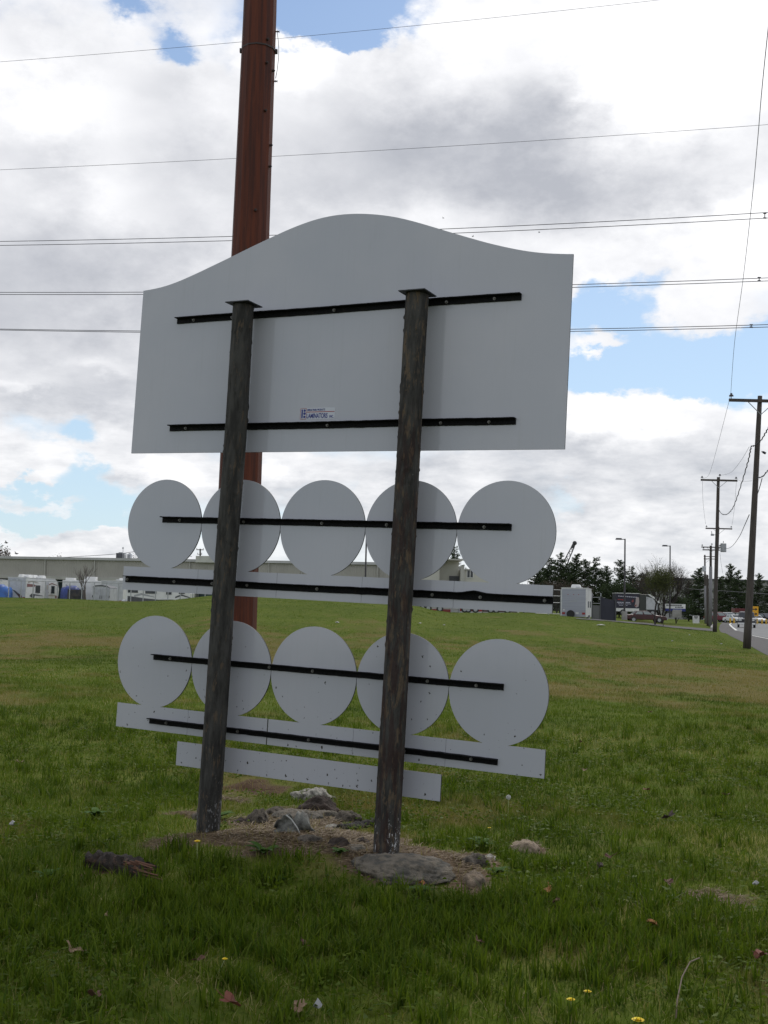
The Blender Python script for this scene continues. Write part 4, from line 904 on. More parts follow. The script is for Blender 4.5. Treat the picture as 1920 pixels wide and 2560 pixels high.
for px in (20, 60, 150, 220, 300): mb = MB(); u = u_at(px); mb.box((u, 3.4, 1.6), (2.4, .1, 3)); mb.build('bay_door', mat('bay_door_teal', (.05, .13, .16), .4, scale=1), wh)
for px in (113, 237, 475, 673, 755, 945): mb = MB(); u = u_at(px); mb.tube([(u, -.14, zmid+.1), (u, -.14, ztop-.1)], .09, 6); mb.build('downspout', trim, wh)
u = u_at(492); u2 = u_at(560); pz = zt(156, 94); mb = MB(); mb.box(((u+u2)/2, .2, (pz+zt(156, 110))/2), (u2-u, 1.5, zt(156, 110)-pz)); mb.build('fascia_box', mat('fascia_cream', (.50, .50, .45), .5, scale=1), wh); mb = MB(); mb.box(((u+u2)/2+1.6, 3.4, zt(156, 112)+.1), (u2-u, 4, .3)); mb.build('canopy', roofm, wh)
# rooftop units
def rtu(px0, px1, py0, py1, M, label, Y=168):
    a = at(px0, py1, Y); b_ = at(px1, py0, Y); e = empty('rooftop_unit', ((a.x+b_.x)/2, Y, a.z-.5), rz, label, 'air conditioner', 'units on the warehouse roof'); w, h = b_.x-a.x, b_.z-a.z+.5
    mb = MB(); mb.box((0, 0, h/2), (w, w, h)); mb.build('casing', M, e, bevel=.04); mb = MB()
    for i in range(5): mb.box((0, -w/2-.02, h*(.3+.13*i)), (w*.8, .03, .05))
    mb.build('louvre', dgrey, e); mb = MB(); mb.tube([(0, 0, h), (0, 0, h+.12)], w*.3, 12); mb.build('fan_cowl', greyp, e)
rtu(292.5, 310, 1383, 1398, dgrey, 'dark rooftop unit on the warehouse roof'); rtu(319, 329, 1385, 1399, lgrey, 'pale rooftop unit right of the dark one'); rtu(311, 317, 1384, 1399, white, 'slim white rooftop unit between the dark and the pale one', 166)
mb = MB(); a = at(307.5, 1398, 166); b_ = at(307.5, 1370, 166); mb.tube([a, b_], .04, 5); mb.ball(b_, .14, 6); tag(mb.build('roof_mast', greyp), 'thin mast with a knob above the rooftop units', 'mast')
wire_pts(ip([(-40, 1392, 240), (120, 1394, 240), (200, 1391, 240), (300, 1384, 240), (400, 1372, 240), (480, 1392, 240)]), .05, 'faint wire drooping just over the warehouse roof')
bp, bt = util_pole(500, 230, 500.5, 1372, .2, .15, 'small distant utility pole standing above the warehouse roof', arms=[(.2, .75, .75, .14), (1.1, .55, .45, .1)]); bp['group'] = 'utility poles seen far off'
# cream office block
cw = mat('cream_wall', (.50, .485, .43), .6, scale=.5, col2=(.47, .455, .40))
ob = empty('office_building', tuple(at(1030, 1420, 140)), .0, 'cream two-storey office block with a split dark window right of the warehouse', 'building'); ob.location.z = .8
def lx(px, Y=140): return at(px, 1420, Y).x-ob.location.x
def lz(px, py, Y=140): return at(px, py, Y).z-.8
zz = lz(1130, 1400)
mb = MB(); mb.box(((lx(1020)+lx(1100))/2, 7, zz/2), (lx(1100)-lx(1020), 12, zz-.05)); mb.build('wall', cw, ob)
mb = MB(); mb.box(((lx(1100)+lx(1150))/2+.05, 9, zz/2), (lx(1150)-lx(1100), 12, zz)); mb.build('recess_wall', cw, ob)
mb = MB(); mb.box(((lx(1153)+lx(1300))/2, 6, zz/2-.6), (lx(1300)-lx(1153), 12, zz-1.2)); mb.build('side_wall', cw, ob)
mb = MB(); mb.box(((lx(1020)+lx(1156))/2, 6.8, zz+.08), (lx(1156)-lx(1020)+.2, 13, .16)); mb.box(((lx(1154)+lx(1300))/2+.1, 6, zz-1.12), (lx(1300)-lx(1154)+.2, 12.3, .15)); mb.build('parapet', trim, ob)
mb = MB(); mb.box((lx(1156), -.1, zz/2-.35), (.45, .5, zz-.7)); mb.build('corner_pilaster', trim, ob)
wf = MB(); x0_, x1_ = lx(1167), lx(1184); z1_, z0_ = lz(1175, 1424), lz(1175, 1445); wf.box(((x0_+x1_)/2, -.04, (z0_+z1_)/2), (x1_-x0_, .07, z1_-z0_)); wfo = wf.build('window', white, ob)
mb = MB(); xm_ = (x0_+x1_)/2
for a0, a1_ in ((x0_+.07, xm_-.04), (xm_+.04, x1_-.07)): mb.add([(a0, -.085, z0_+.07), (a1_, -.085, z0_+.07), (a1_, -.085, z1_-.07 if a1_ < xm_ else z1_-.25), (a0, -.085, z1_-.07)], [(0, 1, 2, 3)])
mb.build('pane', glass, wfo)
mb = MB(); mb.box(((lx(1127)+lx(1152))/2, 2.9, lz(1140, 1449)), (lx(1152)-lx(1127), .2, 1.0)); mb.build('dark_vent', dgrey, ob)
# pale warehouse behind the pines
gw = mat('pale_grey_wall', (.27, .265, .255), .7, scale=.3, col2=(.235, .23, .22))
a = at(1686, 1500, 262); fb = empty('distant_warehouse', (a.x, a.y, 0), -.03, 'wide pale grey warehouse behind the roadside pines at right', 'warehouse')
hh_ = at(1800, 1451, 262).z; mb = MB(); mb.box((60, 20, hh_/2), (120, 40, hh_)); mb.build('wall', gw, fb); mb = MB(); mb.box((60, 20, hh_+.15), (120.8, 40.6, .35)); mb.build('roof_edge', dgrey, fb)
for i in range(12): mb = MB(); mb.box((5+i*9.5, -.06, 2.6), (3.4, .12, 3.6)); mb.build('loading_door', lgrey, fb)
# street lamps on thin poles
def lamp(px, Y, pyt, pyb, label, arm=1, r=.09, base=True):
    b_ = at(px, pyb, Y); tpz = at(px, pyt, Y).z; e = empty('street_lamp', (b_.x, Y, b_.z), 0, label, 'lamp post', 'lamp posts beyond the lawn'); h = tpz-b_.z
    mb = MB(); mb.tube([(0, 0, 0), (0, 0, h)], [r, r*.75], 8); mb.build('pole', mat('bronze_pole', (.045, .04, .045), .5, scale=3), e)
    if arm:
        mb = MB(); mb.box((-.22, 0, h-.05), (.44, .07, .07)); mb.build('arm', dgrey, e); mb = MB(); mb.box((-.58, 0, h-.02), (.6, .34, .16), taper=.8); mb.build('lamp_head', dgrey, e, bevel=.02)
    if base: mb = MB(); mb.tube([(0, 0, -.1), (0, 0, .7)], .25, 14); mb.build('footing', concrete, e)
    return e
lamp(1561, 108, 1347, 1547, 'taller lamp post on a concrete base beside the dark red car'); lamp(1674.5, 128, 1364, 1544, 'smaller lamp post rising out of the bare tree at right', base=False)
lamp(911, 100, 1325, 1540, 'thin black pole seen in the gap between the third and fourth upper discs', r=.085, base=False)
# crane boom
cr = empty('crane', tuple(at(1395, 1500, 230)), 0, 'dark lattice crane boom sticking up above the conifers', 'crane'); cb = cr.location
bA = at(1398, 1440, 230)-cb; bB = at(1431, 1370, 230)-cb; bC = at(1435.5, 1359, 230)-cb; crm = mat('crane_dark_steel', (.035, .032, .035), .6, scale=3)
mb = MB(); dv_ = (bB-bA).normalized(); nn = Vector((dv_.z, 0, -dv_.x)); k = 12; w0_ = .42
for s in (-1, 1):
    for s2 in (-1, 1): mb.tube([bA+nn*s*w0_*1.3+Vector((0, s2*.45, 0)), bB+nn*s*w0_*.6+Vector((0, s2*.3, 0))], .065, 5)
for i in range(k):
    p_ = bA.lerp(bB, i/k); q_ = bA.lerp(bB, (i+1)/k); wa = w0_*(1.3-.7*i/k); wb = w0_*(1.3-.7*(i+1)/k)
    for s2 in (-1, 1): mb.tube([p_+nn*wa*(1 if i % 2 else -1)+Vector((0, s2*.4, 0)), q_-nn*wb*(1 if i % 2 else -1)+Vector((0, s2*.4, 0))], .045, 4)
mb.build('boom', crm, cr); mb = MB(); mb.tube([bB, bC], [.38, .30], 8); mb.ball(bC+Vector((.1, 0, .1)), .45, 8); mb.build('boom_head', crm, cr)
mb = MB(); mb.box(Vector((-.2, 0, -.5)), (3, 3, 2.2)); mb.box((-.8, 0, 1.2), (1.4, 2, 1.4)); mb.tube([Vector((0, 0, .8)), bA], .3, 6); mb.build('cab', crm, cr)

# ------------------------------------------------------------------ trees
def leafmat(name, c1, c2, tr=.25):
    M = bpy.data.materials.new(name); M.use_nodes = True; t = M.node_tree; t.nodes.clear(); oc = N(t, 'ShaderNodeTexCoord').outputs['Object']
    c = mixc(t, mrange(t, nz(t, oc, .9, 4, .7), .35, .65), c1, c2); a = N(t, 'ShaderNodeBsdfDiffuse'); tl = N(t, 'ShaderNodeBsdfTranslucent'); mx = N(t, 'ShaderNodeMixShader'); mx.inputs[0].default_value = tr
    t.links.new(c, a.inputs[0]); t.links.new(c, tl.inputs[0]); t.links.new(a.outputs[0], mx.inputs[1]); t.links.new(tl.outputs[0], mx.inputs[2]); o = N(t, 'ShaderNodeOutputMaterial'); t.links.new(mx.outputs[0], o.inputs[0]); return M
pinem = leafmat('pine_needles', (.036, .054, .028), (.066, .088, .042)); pineg = leafmat('yellowish_needles', (.05, .055, .022), (.10, .08, .03)); leafg = leafmat('olive_leaves', (.055, .068, .026), (.095, .105, .042), .3); brush = leafmat('dry_brush', (.07, .055, .045), (.10, .085, .065), .2)
bark = mat('tree_bark', (.055, .045, .04), .9, scale=5, stretch=(3, 3, .6), col2=(.03, .026, .024)); twig = mat('grey_twigs', (.11, .092, .08), .85, scale=5)
def cards(cent, size, M, name, parent):
    n = len(cent); a = RS.randn(n, 3); a /= np.linalg.norm(a, axis=1)[:, None]; b_ = np.cross(a, RS.randn(n, 3)); b_ /= np.linalg.norm(b_, axis=1)[:, None]
    s = np.asarray(size)[:, None] if np.ndim(size) else size
    V = np.stack([cent-a*s, cent+b_*s*.45, cent+a*s, cent-b_*s*.45], 1).reshape(-1, 3); o = npmesh(name, V, np.arange(n*4).reshape(n, 4), [M], smooth=False); o.parent = parent; return o
def conifer_parts(h, w, seed, M, dens=1.0, fl=.15):
    R_ = np.random.RandomState(seed); e = empty('conifer', (0, 0, 0)); mb = MB(); mb.tube([(0, 0, 0), (.05, .03, h*.5), (0, 0, h*.97)], [h*.018, h*.011, .02], 7)
    cs = []; sz = []; z = h*.06
    while z < h*.985:
        f = z/h; rad = w/2*((1-f)**.62)*(.72+.5*R_.rand())*(1.0 if f > fl else .75)+.14; k = R_.randint(6, 9) if f < .8 else R_.randint(3, 6)
        for j in range(k):
            a = R_.rand()*2*PI; L = rad*(.55+.62*R_.rand()); rise = -.05+.62*f; pts = [Vector((0, 0, z)), Vector((math.cos(a)*L*.5, math.sin(a)*L*.5, z+L*.5*rise*.6)), Vector((math.cos(a)*L, math.sin(a)*L, z+L*rise))]
            mb.tube(pts, [.035, .022, .008], 4, cap=False)
            m_ = int(L*34*dens)+6; s_ = .12+.88*R_.rand(m_)**.7; p = np.outer(s_*L, [math.cos(a), math.sin(a), 0]); p[:, 2] += z+s_*L*rise; p += R_.randn(m_, 3)*np.array([.16, .16, .085])*(.55+L*.33); cs.append(p); sz.append(.07+.10*R_.rand(m_))
        z += h*.034*(.7+.6*R_.rand())
    mb.build('trunk', bark, e, smooth=True); cards(np.concatenate(cs), np.concatenate(sz), M, 'crown', e); return e
protos = [conifer_parts(10, 6.0, 3, pinem), conifer_parts(10, 5.4, 8, pinem, 1.1), conifer_parts(10, 6.8, 21, pinem, .95)]
used = [False]*3
def put(proto, x, y, z, h, rz_, label, group, href=10, wx=1):
    e = proto if not proto.get('_u') else copy_tree(proto); proto['_u'] = 1
    if '_u' in e and e is not proto: del e['_u']
    e.location = (x, y, z); e.rotation_euler = (0, 0, rz_); s = h/href; e.scale = (s*wx, s*wx, s); tag(e, label, 'tree', group); return e
GA = 'conifers in the row behind the camper trailer'; GB = 'roadside pines in front of the distant warehouse'
for i, (px, pyt, Y, wx, lab) in enumerate([(1138, 1361, 190, .8, 'conifer peeking over the cream office block between two upper discs'), (1345, 1402, 172, 1.0, 'conifer half hidden by the rightmost upper disc'), (1378, 1394, 168, .9, 'conifer just right of the upper disc edge, left of the crane boom'),
      (1402, 1379, 166, .95, 'tall pointed conifer standing right in front of the crane boom'), (1441, 1383, 164, .85, 'tall round-topped conifer right of the crane boom'), (1463, 1398, 160, .9, 'slim conifer above the camper trailer, right of the round-topped one'),
      (1488, 1390, 162, .95, 'broad conifer above the dark screened gate'), (1516, 1414, 168, 1.0, 'lower conifer midway between the camper trailer and the lamp post'), (1549, 1399, 160, .8, 'conifer directly left of the taller lamp post'),
      (1578, 1413, 165, .9, 'conifer right of the taller lamp post'), (1425, 1408, 175, 1.1, 'shorter conifer filling the gap behind the round-topped one'), (1604, 1432, 170, 1.0, 'short conifer beside the bare branching tree'), (1360, 1416, 178, 1.2, 'short wide conifer at the back behind the strip end')]):
    q = at(px, pyt, Y); zb = Hs(q.x, Y); put(protos[i % 3], q.x, Y, zb, q.z-zb, i*1.7, lab, GA, wx=wx)
for i, (px, pyt, Y, wx, lab) in enumerate([(1748, 1418, 182, 1.05, 'roadside pine left of the cluster of utility poles'), (1826, 1409, 200, .75, 'roadside pine with the highest top, between the poles'), (1845, 1423, 196, .9, 'roadside pine close left of the nearest utility pole'),
      (1871, 1441, 205, .9, 'roadside pine hidden partly by the nearest utility pole'), (1898, 1433, 198, .75, 'rightmost roadside pine with a rounded tuft on top'), (1925, 1450, 190, 1.0, 'roadside pine cut by the right edge of the view'), (1800, 1440, 205, .9, 'lower roadside pine behind the second utility pole'), (1722, 1452, 186, 1.0, 'short roadside pine behind the blue and white board')]):
    Y += 24; q = at(px, pyt, Y); zb = Hs(q.x, Y); put(protos[(i+1) % 3], q.x, Y, zb, q.z-zb, i*2.1+.4, lab, GB, wx=wx)
for p in protos:
    if '_u' in p: del p['_u']
def branch_tree(name, h, w, seed, levels, label, loc, group=None, leaves=None, r0b=None, spread=.5, multi=1, up=.25):
    R_ = random.Random(seed); e = empty(name, loc, 0, label, 'tree', group); mb = MB(); tips = []; mid = []
    def rec(p, d, L, r_, lv):
        pts = [p]; q = p.copy(); dd = d.copy()
        for k in range(3):
            dd = (dd+Vector((R_.gauss(0, .12), R_.gauss(0, .12), R_.gauss(0, .06)+.03))).normalized(); q = q+dd*L/3; pts.append(q.copy())
        mb.tube(pts, [r_, r_*.88, r_*.76, r_*.62], 6 if lv > 2 else 4, cap=False)
        if lv <= 2: mid.append(q.copy())
        if lv == 0: tips.append(q); return
        n = R_.choice((3, 3, 4)) if lv > 1 else 4
        for i in range(n):
            f = .45+.55*(i+1)/n; b_ = pts[0].lerp(pts[-1], f) if i < n-1 else pts[-1]; a = R_.random()*2*PI; s_ = spread*(.6+.8*R_.random())
            nd = (dd+Vector((math.cos(a)*s_, math.sin(a)*s_, up*R_.random()))).normalized(); rec(b_, nd, L*(.62+.18*R_.random()), r_*.56, lv-1)
    for k in range(multi):
        a = 2*PI*k/max(multi, 1); d0 = Vector((math.cos(a)*.35*(multi > 1), math.sin(a)*.35*(multi > 1), 1)).normalized(); rec(Vector((0, 0, 0)), d0, h*.34, r0b or h*.016, levels)
    zs = max(v[2] for v in mb.v); xw = max(abs(v[0]) for v in mb.v); sz_, sx_ = h/zs, (w/2)/xw
    mb.v = [(v[0]*sx_, v[1]*sx_, v[2]*sz_) for v in mb.v]; mb.build('trunk', bark if leaves else twig, e, smooth=True)
    if leaves:
        M, n, rad, size, zmin = leaves; P_ = np.array([[m_.x*sx_, m_.y*sx_, m_.z*sz_] for m_ in mid]); P_ = P_[P_[:, 2] > zmin*h]
        idx = RS.randint(0, len(P_), n); cs = P_[idx]+RS.randn(n, 3)*np.array([rad, rad, rad*(1.5 if M is leafg else 1)]); cs = cs[cs[:, 2] > zmin*h*.8]; cards(cs, size*(.6+.8*RS.rand(len(cs))), M, 'crown', e)
    return e
def placed(px, py, Y): q = at(px, py, Y); return (q.x, Y, Hs(q.x, Y))
q = placed(1655, 1540, 150); branch_tree('bare_tree', at(1655, 1384, 150).z-q[2], 8.8, 4, 5, 'wide bare tree with fine upright branches behind the leafy olive tree', q, 'leafless trees', multi=8, spread=.55, r0b=.15, up=.4, leaves=(leafmat('sparse_buds', (.14, .09, .06), (.2, .13, .07)), 1500, .2, .05, .5))
q = placed(1638, 1560, 126); q = (q[0], 126, Hs(q[0], 126)); branch_tree('leafy_tree', at(1640, 1428, 126).z-q[2], 4.6, 9, 5, 'small dense olive-green tree with a dark trunk beside the parked dark red car', q, None, r0b=.11, spread=.6, up=.3, leaves=(leafg, 9000, .36, .06, .14))
q = placed(212, 1500, 100); branch_tree('bare_tree', at(212, 1405, 100).z-q[2], 2.3, 14, 4, 'slender bare tree standing in front of the motorhome on the left', q, 'leafless trees', multi=1, spread=.5, r0b=.075, up=.5)
q = at(18, 1395, 190); branch_tree('distant_tree', at(18, 1366, 190).z-1, 3.4, 17, 4, 'small round tree top showing over the warehouse roof at the left edge', (q.x, 190, 1), 'tree tops behind the warehouse', spread=.7, leaves=(brush, 700, .3, .14, .6))
q = at(145, 1395, 190); branch_tree('distant_tree', at(145, 1387, 190).z-1, 2.6, 19, 4, 'lower tree top just breaking the warehouse roof line', (q.x, 190, 1), 'tree tops behind the warehouse', spread=.7, leaves=(brush, 350, .3, .12, .6))
q = at(338, 1395, 190); branch_tree('distant_tree', at(338, 1383, 190).z-1, 2.6, 23, 4, 'tree top showing right of the rooftop units beside the first disc', (q.x, 190, 1), 'tree tops behind the warehouse', spread=.7, leaves=(brush, 350, .3, .12, .6))
for (px, pyt, w_, lab, sd_) in ((1352, 1452, 5.0, 'brown leafless thicket left of the camper trailer', 31), (1392, 1446, 5.0, 'brown leafless thicket just behind the camper trailer', 32), (1440, 1455, 5.0, 'brown thicket behind the camper trailer roof vent', 33)):
    q = placed(px, 1500, 148); branch_tree('bare_shrub', at(px, pyt, 148).z-q[2], w_, sd_, 4, lab, q, 'bare shrubs under the conifers', multi=6, spread=.8, r0b=.04, leaves=(brush, 1500, .3, .10, .1))['category'] = 'shrub'
for (px, pyt, w_, lab, sd_) in ((1590, 1462, 5.5, 'dark green bush behind the dark red car', 41), (1540, 1450, 5.0, 'dark green bush behind the wrapped box trailer', 42), (1690, 1490, 3.5, 'dark bush left of the blue and white board', 43), (1310, 1470, 5, 'dark bush hidden mostly by the rightmost upper disc', 44)):
    q = placed(px, 1500, 156); branch_tree('bush', at(px, pyt, 156).z-q[2], w_, sd_, 4, lab, q, 'dark bushes in front of the conifers', multi=5, spread=.8, r0b=.05, leaves=(pinem, 3200, .35, .13, .08))['category'] = 'bush'
mb = MB(); q = onground(1658, 1567); tp_ = at(1656, 1508, q.y); mb.tube([q, q.lerp(tp_, .5), tp_], [.035, .03, .012], 6)
for i in range(16): a = q.lerp(tp_, .35+.6*i/16); mb.tube([a, a+Vector((random.uniform(-.35, .35), random.uniform(-.3, .3), random.uniform(.1, .45)))], .008, 4)
tag(mb.build('sapling', bark), 'thin leafless sapling just right of the leafy tree trunk', 'tree')

# ------------------------------------------------------------------ vehicles
def wheel(mb_r, mb_t, c, r_, w, ax='y'):
    d = Vector((0, w/2, 0)) if ax == 'y' else Vector((w/2, 0, 0)); mb_t.tube([Vector(c)-d, Vector(c)-d*.7, Vector(c)+d*.7, Vector(c)+d], [r_*.93, r_, r_, r_*.93], 18); mb_r.tube([Vector(c)-d*1.04, Vector(c)+d*1.04], r_*.58, 14)
def car(label, px, Y, length, rz_, body, zb=None, suv=False, group=None, name='parked_car', pz=1530, cat='car', glassm=cglass):
    q = at(px, pz, Y); z = Hs(q.x, Y) if zb is None else zb; e = empty(name, (q.x, Y, z), rz_, label, cat, group); L = length; k = L/4.7; W_ = 1.78*k if not suv else 1.9
    if suv: low = [(-.5*L, .42), (-.5*L, 1.0), (-.47*L, 1.08), (.20*L, 1.10), (.47*L, 1.0), (.5*L, .85), (.5*L, .42)]; cab = [(-.47*L, 1.06), (-.43*L, 1.74), (.04*L, 1.78), (.20*L, 1.08)]
    else: low = [(-.5*L, .35), (-.5*L, .80), (-.46*L, .92), (-.28*L, .95), (.18*L, .93), (.44*L, .80), (.5*L, .68), (.5*L, .33)]; cab = [(-.33*L, .93), (-.22*L, 1.36), (.03*L, 1.40), (.20*L, .92)]
    mb = MB(); mb.prism(low, -W_/2, W_/2); mb.build('body', body, e, bevel=.07)
    mb = MB(); wi = W_*.42; n = len(cab); vs = [(a, -(wi if b_ > 1.2 else W_/2-.03), b_) for a, b_ in cab]+[(a, (wi if b_ > 1.2 else W_/2-.03), b_) for a, b_ in cab]
    mb.add(vs, [tuple(range(n)), tuple(range(2*n-1, n-1, -1))]+[(i, i+n, (i+1) % n+n, (i+1) % n) for i in range(n)]); mb.build('cabin', body, e, bevel=.05)
    # side windows slightly proud, windscreens
    for s in (-1, 1):
        m2 = MB(); c = [Vector((a, 0, b_)) for a, b_ in cab]; ctr = sum(c, Vector())/4
        for f0, f1 in ((.06, .48), (.52, .95)):
            b0 = c[0].lerp(c[3], f0+.03); b1_ = c[0].lerp(c[3], f1-.02); t0_ = c[1].lerp(c[2], f0); t1_ = c[1].lerp(c[2], f1)
            P4 = [b0.lerp(t0_, .12), b1_.lerp(t1_, .12), b1_.lerp(t1_, .86), b0.lerp(t0_, .86)]
            def yy(zv): f_ = (zv-cab[0][1])/(cab[1][1]-cab[0][1]); return s*((W_/2-.03)*(1-f_)+wi*f_+.012)
            m2.add([(p.x, yy(p.z), p.z) for p in P4], [(0, 1, 2, 3)])
        m2.build('side_window', glassm, e)
    for (i0, i1, nm) in ((0, 1, 'rear_window'), (3, 2, 'windscreen')):
        a, b_ = Vector((cab[i0][0], 0, cab[i0][1])), Vector((cab[i1][0], 0, cab[i1][1])); o_ = .014*(1 if i0 else -1); m2 = MB(); p = a.lerp(b_, .1); q2 = a.lerp(b_, .9)
        m2.add([(p.x+o_, -W_*.42, p.z), (p.x+o_, W_*.42, p.z), (q2.x+o_, W_*.37, q2.z), (q2.x+o_, -W_*.37, q2.z)], [(0, 1, 2, 3)]); m2.build(nm, glass if i0 else glassm, e)
    for fx in (-.31, .31):
        for s in (-1, 1):
            mt_, mr = MB(), MB(); r_ = .33*k if not suv else .38; wheel(mr, mt_, (fx*L, s*(W_/2-.08), r_), r_, .22); tr_ = mt_.build('wheel', black, e); mr.build('rim', galv, tr_)
    for s in (-1, 1):
        m2 = MB(); m2.box((.5*L-.01, s*W_*.36, .68 if not suv else .86), (.06, .34, .16)); m2.build('headlight', mat('headlight_lens', (.65, .65, .62), .1, scale=3), e); m2 = MB(); m2.box((-.5*L+.01, s*W_*.38, .72 if not suv else .9), (.06, .28, .16)); m2.build('tail_light', redp, e)
    m2 = MB(); m2.box((.5*L, 0, .45), (.12, W_*.98, .2)); m2.box((-.5*L, 0, .48), (.12, W_*.98, .2)); m2.build('bumper', white if suv else greyp, e, bevel=.03)
    if suv: m2 = MB(); m2.box((.5*L+.01, 0, .78), (.05, W_*.5, .26)); m2.build('grille', black, e)
    if name == 'moving_car':
        for s in (-1, 1): m2 = MB(); m2.box((.34*L, s*W_*.33, 1.04), (.26*L, W_*.3, .14), taper=.9); m2.build('bonnet_panel', white, e, bevel=.03)
        m2 = MB(); m2.box((-.2*L, 0, 1.80), (.4*L, W_*.7, .05)); m2.build('roof_panel', lgrey, e)
    return e
car('dark red sedan parked side-on in front of the wrapped box trailer', 1612, 139, 4.9, 0, dred, pz=1540)
car('dark off-road car with pale bonnet driving toward us on the pale road', 1866, 133, 4.4, -PI/2-.30, mat('charcoal_paint', (.035, .036, .045), .3, scale=2), suv=True, zb=.02, name='moving_car')
PC = 'cars parked in the lot past the road'
for a in [('dark red van parked behind the second utility pole', 1798, 203, 5.0, .25, mat('van_red', (.16, .02, .03), .35), None, True), ('pale car with its hood up to the road behind the yellow posts', 1836, 197, 4.4, -1.25, white), ('light blue-grey car farther back under the pines', 1824, 208, 4.6, .1, lgrey, None, True),
          ('white car parked directly behind the yellow arrow sign', 1890, 199, 4.5, -1.35, white), ('black car parked right of the yellow arrow sign', 1912, 204, 4.8, -1.0, mat('black_car_paint', (.02, .02, .025), .25), None, True), ('dark green car half hidden by the nearest pole', 1858, 209, 4.6, .2, mat('green_car_paint', (.02, .05, .035), .3), None, True)]:
    car(a[0], a[1], a[2], a[3], a[4], a[5], zb=.0, suv=len(a) > 7, group=PC, pz=1540)
mb = MB(); q = at(1856, 1533, 212); mb.box((q.x, 212, 1.9), (3.4, 2.2, 1.3)); mb.box((q.x, 212, 1.0), (3.0, 2, .6)); tag(mb.build('red_awning_box', mat('faded_red', (.13, .02, .02), .6)), 'bright red box body standing behind the off-road car', 'container')
def trailer(name, label, loc, rz_, L, W_, Hh, body, side, cat='camper', nose='slope', zfl=.5, acs=((.35, .8), (.6, .8)), windows=(), door=None, decals=(), group=None, rear=None, axles=2, spare=False):
    e = empty(name, loc, rz_, label, cat, group)      # local x = width (right side +), y = length forward, rear wall at y=0
    if nose == 'slope': prof = [(0, zfl), (0, Hh), (L*.86, Hh), (L*.96, Hh-.35), (L, Hh-1.1), (L*.97, zfl)]
    else: prof = [(0, zfl), (0, Hh), (L, Hh), (L, zfl)]
    mb = MB(); mb.prism(prof, -W_/2, W_/2, axis='x'); mb.build('body', side, e, bevel=.05)
    mb = MB(); mb.box((0, -.012, (Hh+zfl)/2), (W_-.12, .024, Hh-zfl-.12)); mb.build('rear_wall', rear or body, e)
    mb = MB(); mb.box((0, L*.43, Hh+.02), (W_+.06, L*.87, .05)); mb.build('roof', white, e)
    for f, s_ in acs: mb = MB(); mb.box((0, L*f, Hh+.2), (.75*s_, .95*s_, .34), taper=.8); mb.build('roof_unit', white, e, bevel=.05)
    for f in (.15, .48): mb = MB(); mb.box((.3, L*f, Hh+.1), (.4, .4, .14)); mb.build('roof_vent', lgrey, e, bevel=.02)
    for (f, z, w_, h_) in windows:
        mb = MB(); mb.box((W_/2+.012, L*f, z), (.03, w_+.08, h_+.08)); wo_ = mb.build('window', dgrey, e); mb = MB(); mb.box((W_/2+.03, L*f, z), (.012, w_, h_)); mb.build('pane', glass, wo_)
    if door: f, w_, h_ = door; mb = MB(); mb.box((W_/2+.014, L*f, zfl+h_/2+.05), (.03, w_, h_)); do = mb.build('door', lgrey, e); mb = MB(); mb.box((W_/2+.035, L*f+w_*.38, zfl+1.0), (.03, .05, .14)); mb.build('handle', dgrey, do); mb = MB(); mb.box((W_/2+.035, L*f, zfl+h_*.75), (.012, w_*.45, .5)); mb.build('pane', tan, do)
    for (pts, M, face) in decals:
        n = len(pts); mb = MB()
        if face == 'side': vs = [(W_/2+.008, a*L, b_) for a, b_ in pts]
        else: vs = [(a*W_/2, -.030, b_) for a, b_ in pts]
        mb.add(vs, [tuple(range(n))]); mb.build('decal', M, e)
    for i in range(axles):
        for s in (-1, 1): a_, b_ = MB(), MB(); wheel(b_, a_, (s*(W_/2-.06), L*.45+(i-.5)*.9*(axles > 1), .36), .36, .24, 'x'); tr_ = a_.build('wheel', black, e); b_.build('rim', white, tr_)
    for s in (-1, 1): mb = MB(); mb.box((s*W_*.4, -.035, zfl+.35), (.28, .03, .18)); mb.build('tail_light', redp, e)
    if spare: mb = MB(); mb.tube([(-.25, -.05, .78), (-.25, -.28, .78)], .36, 20); mb.build('spare_wheel', black, e)
    mb = MB(); mb.box((0, L+.5, .5), (.12, 1.3, .12)); mb.build('hitch', dgrey, e); return e
def arc(cx_, z, a, b_, th): return [(cx_-a, z-b_*.2), (cx_-a*.3, z+b_*.5), (cx_+a, z-b_*.6), (cx_+a, z-b_*.6-th*.3), (cx_-a*.3, z+b_*.5-th), (cx_-a, z-b_*.2-th)]
q = at(48, 1500, 125); RVG = 'camper trailers parked by the warehouse'
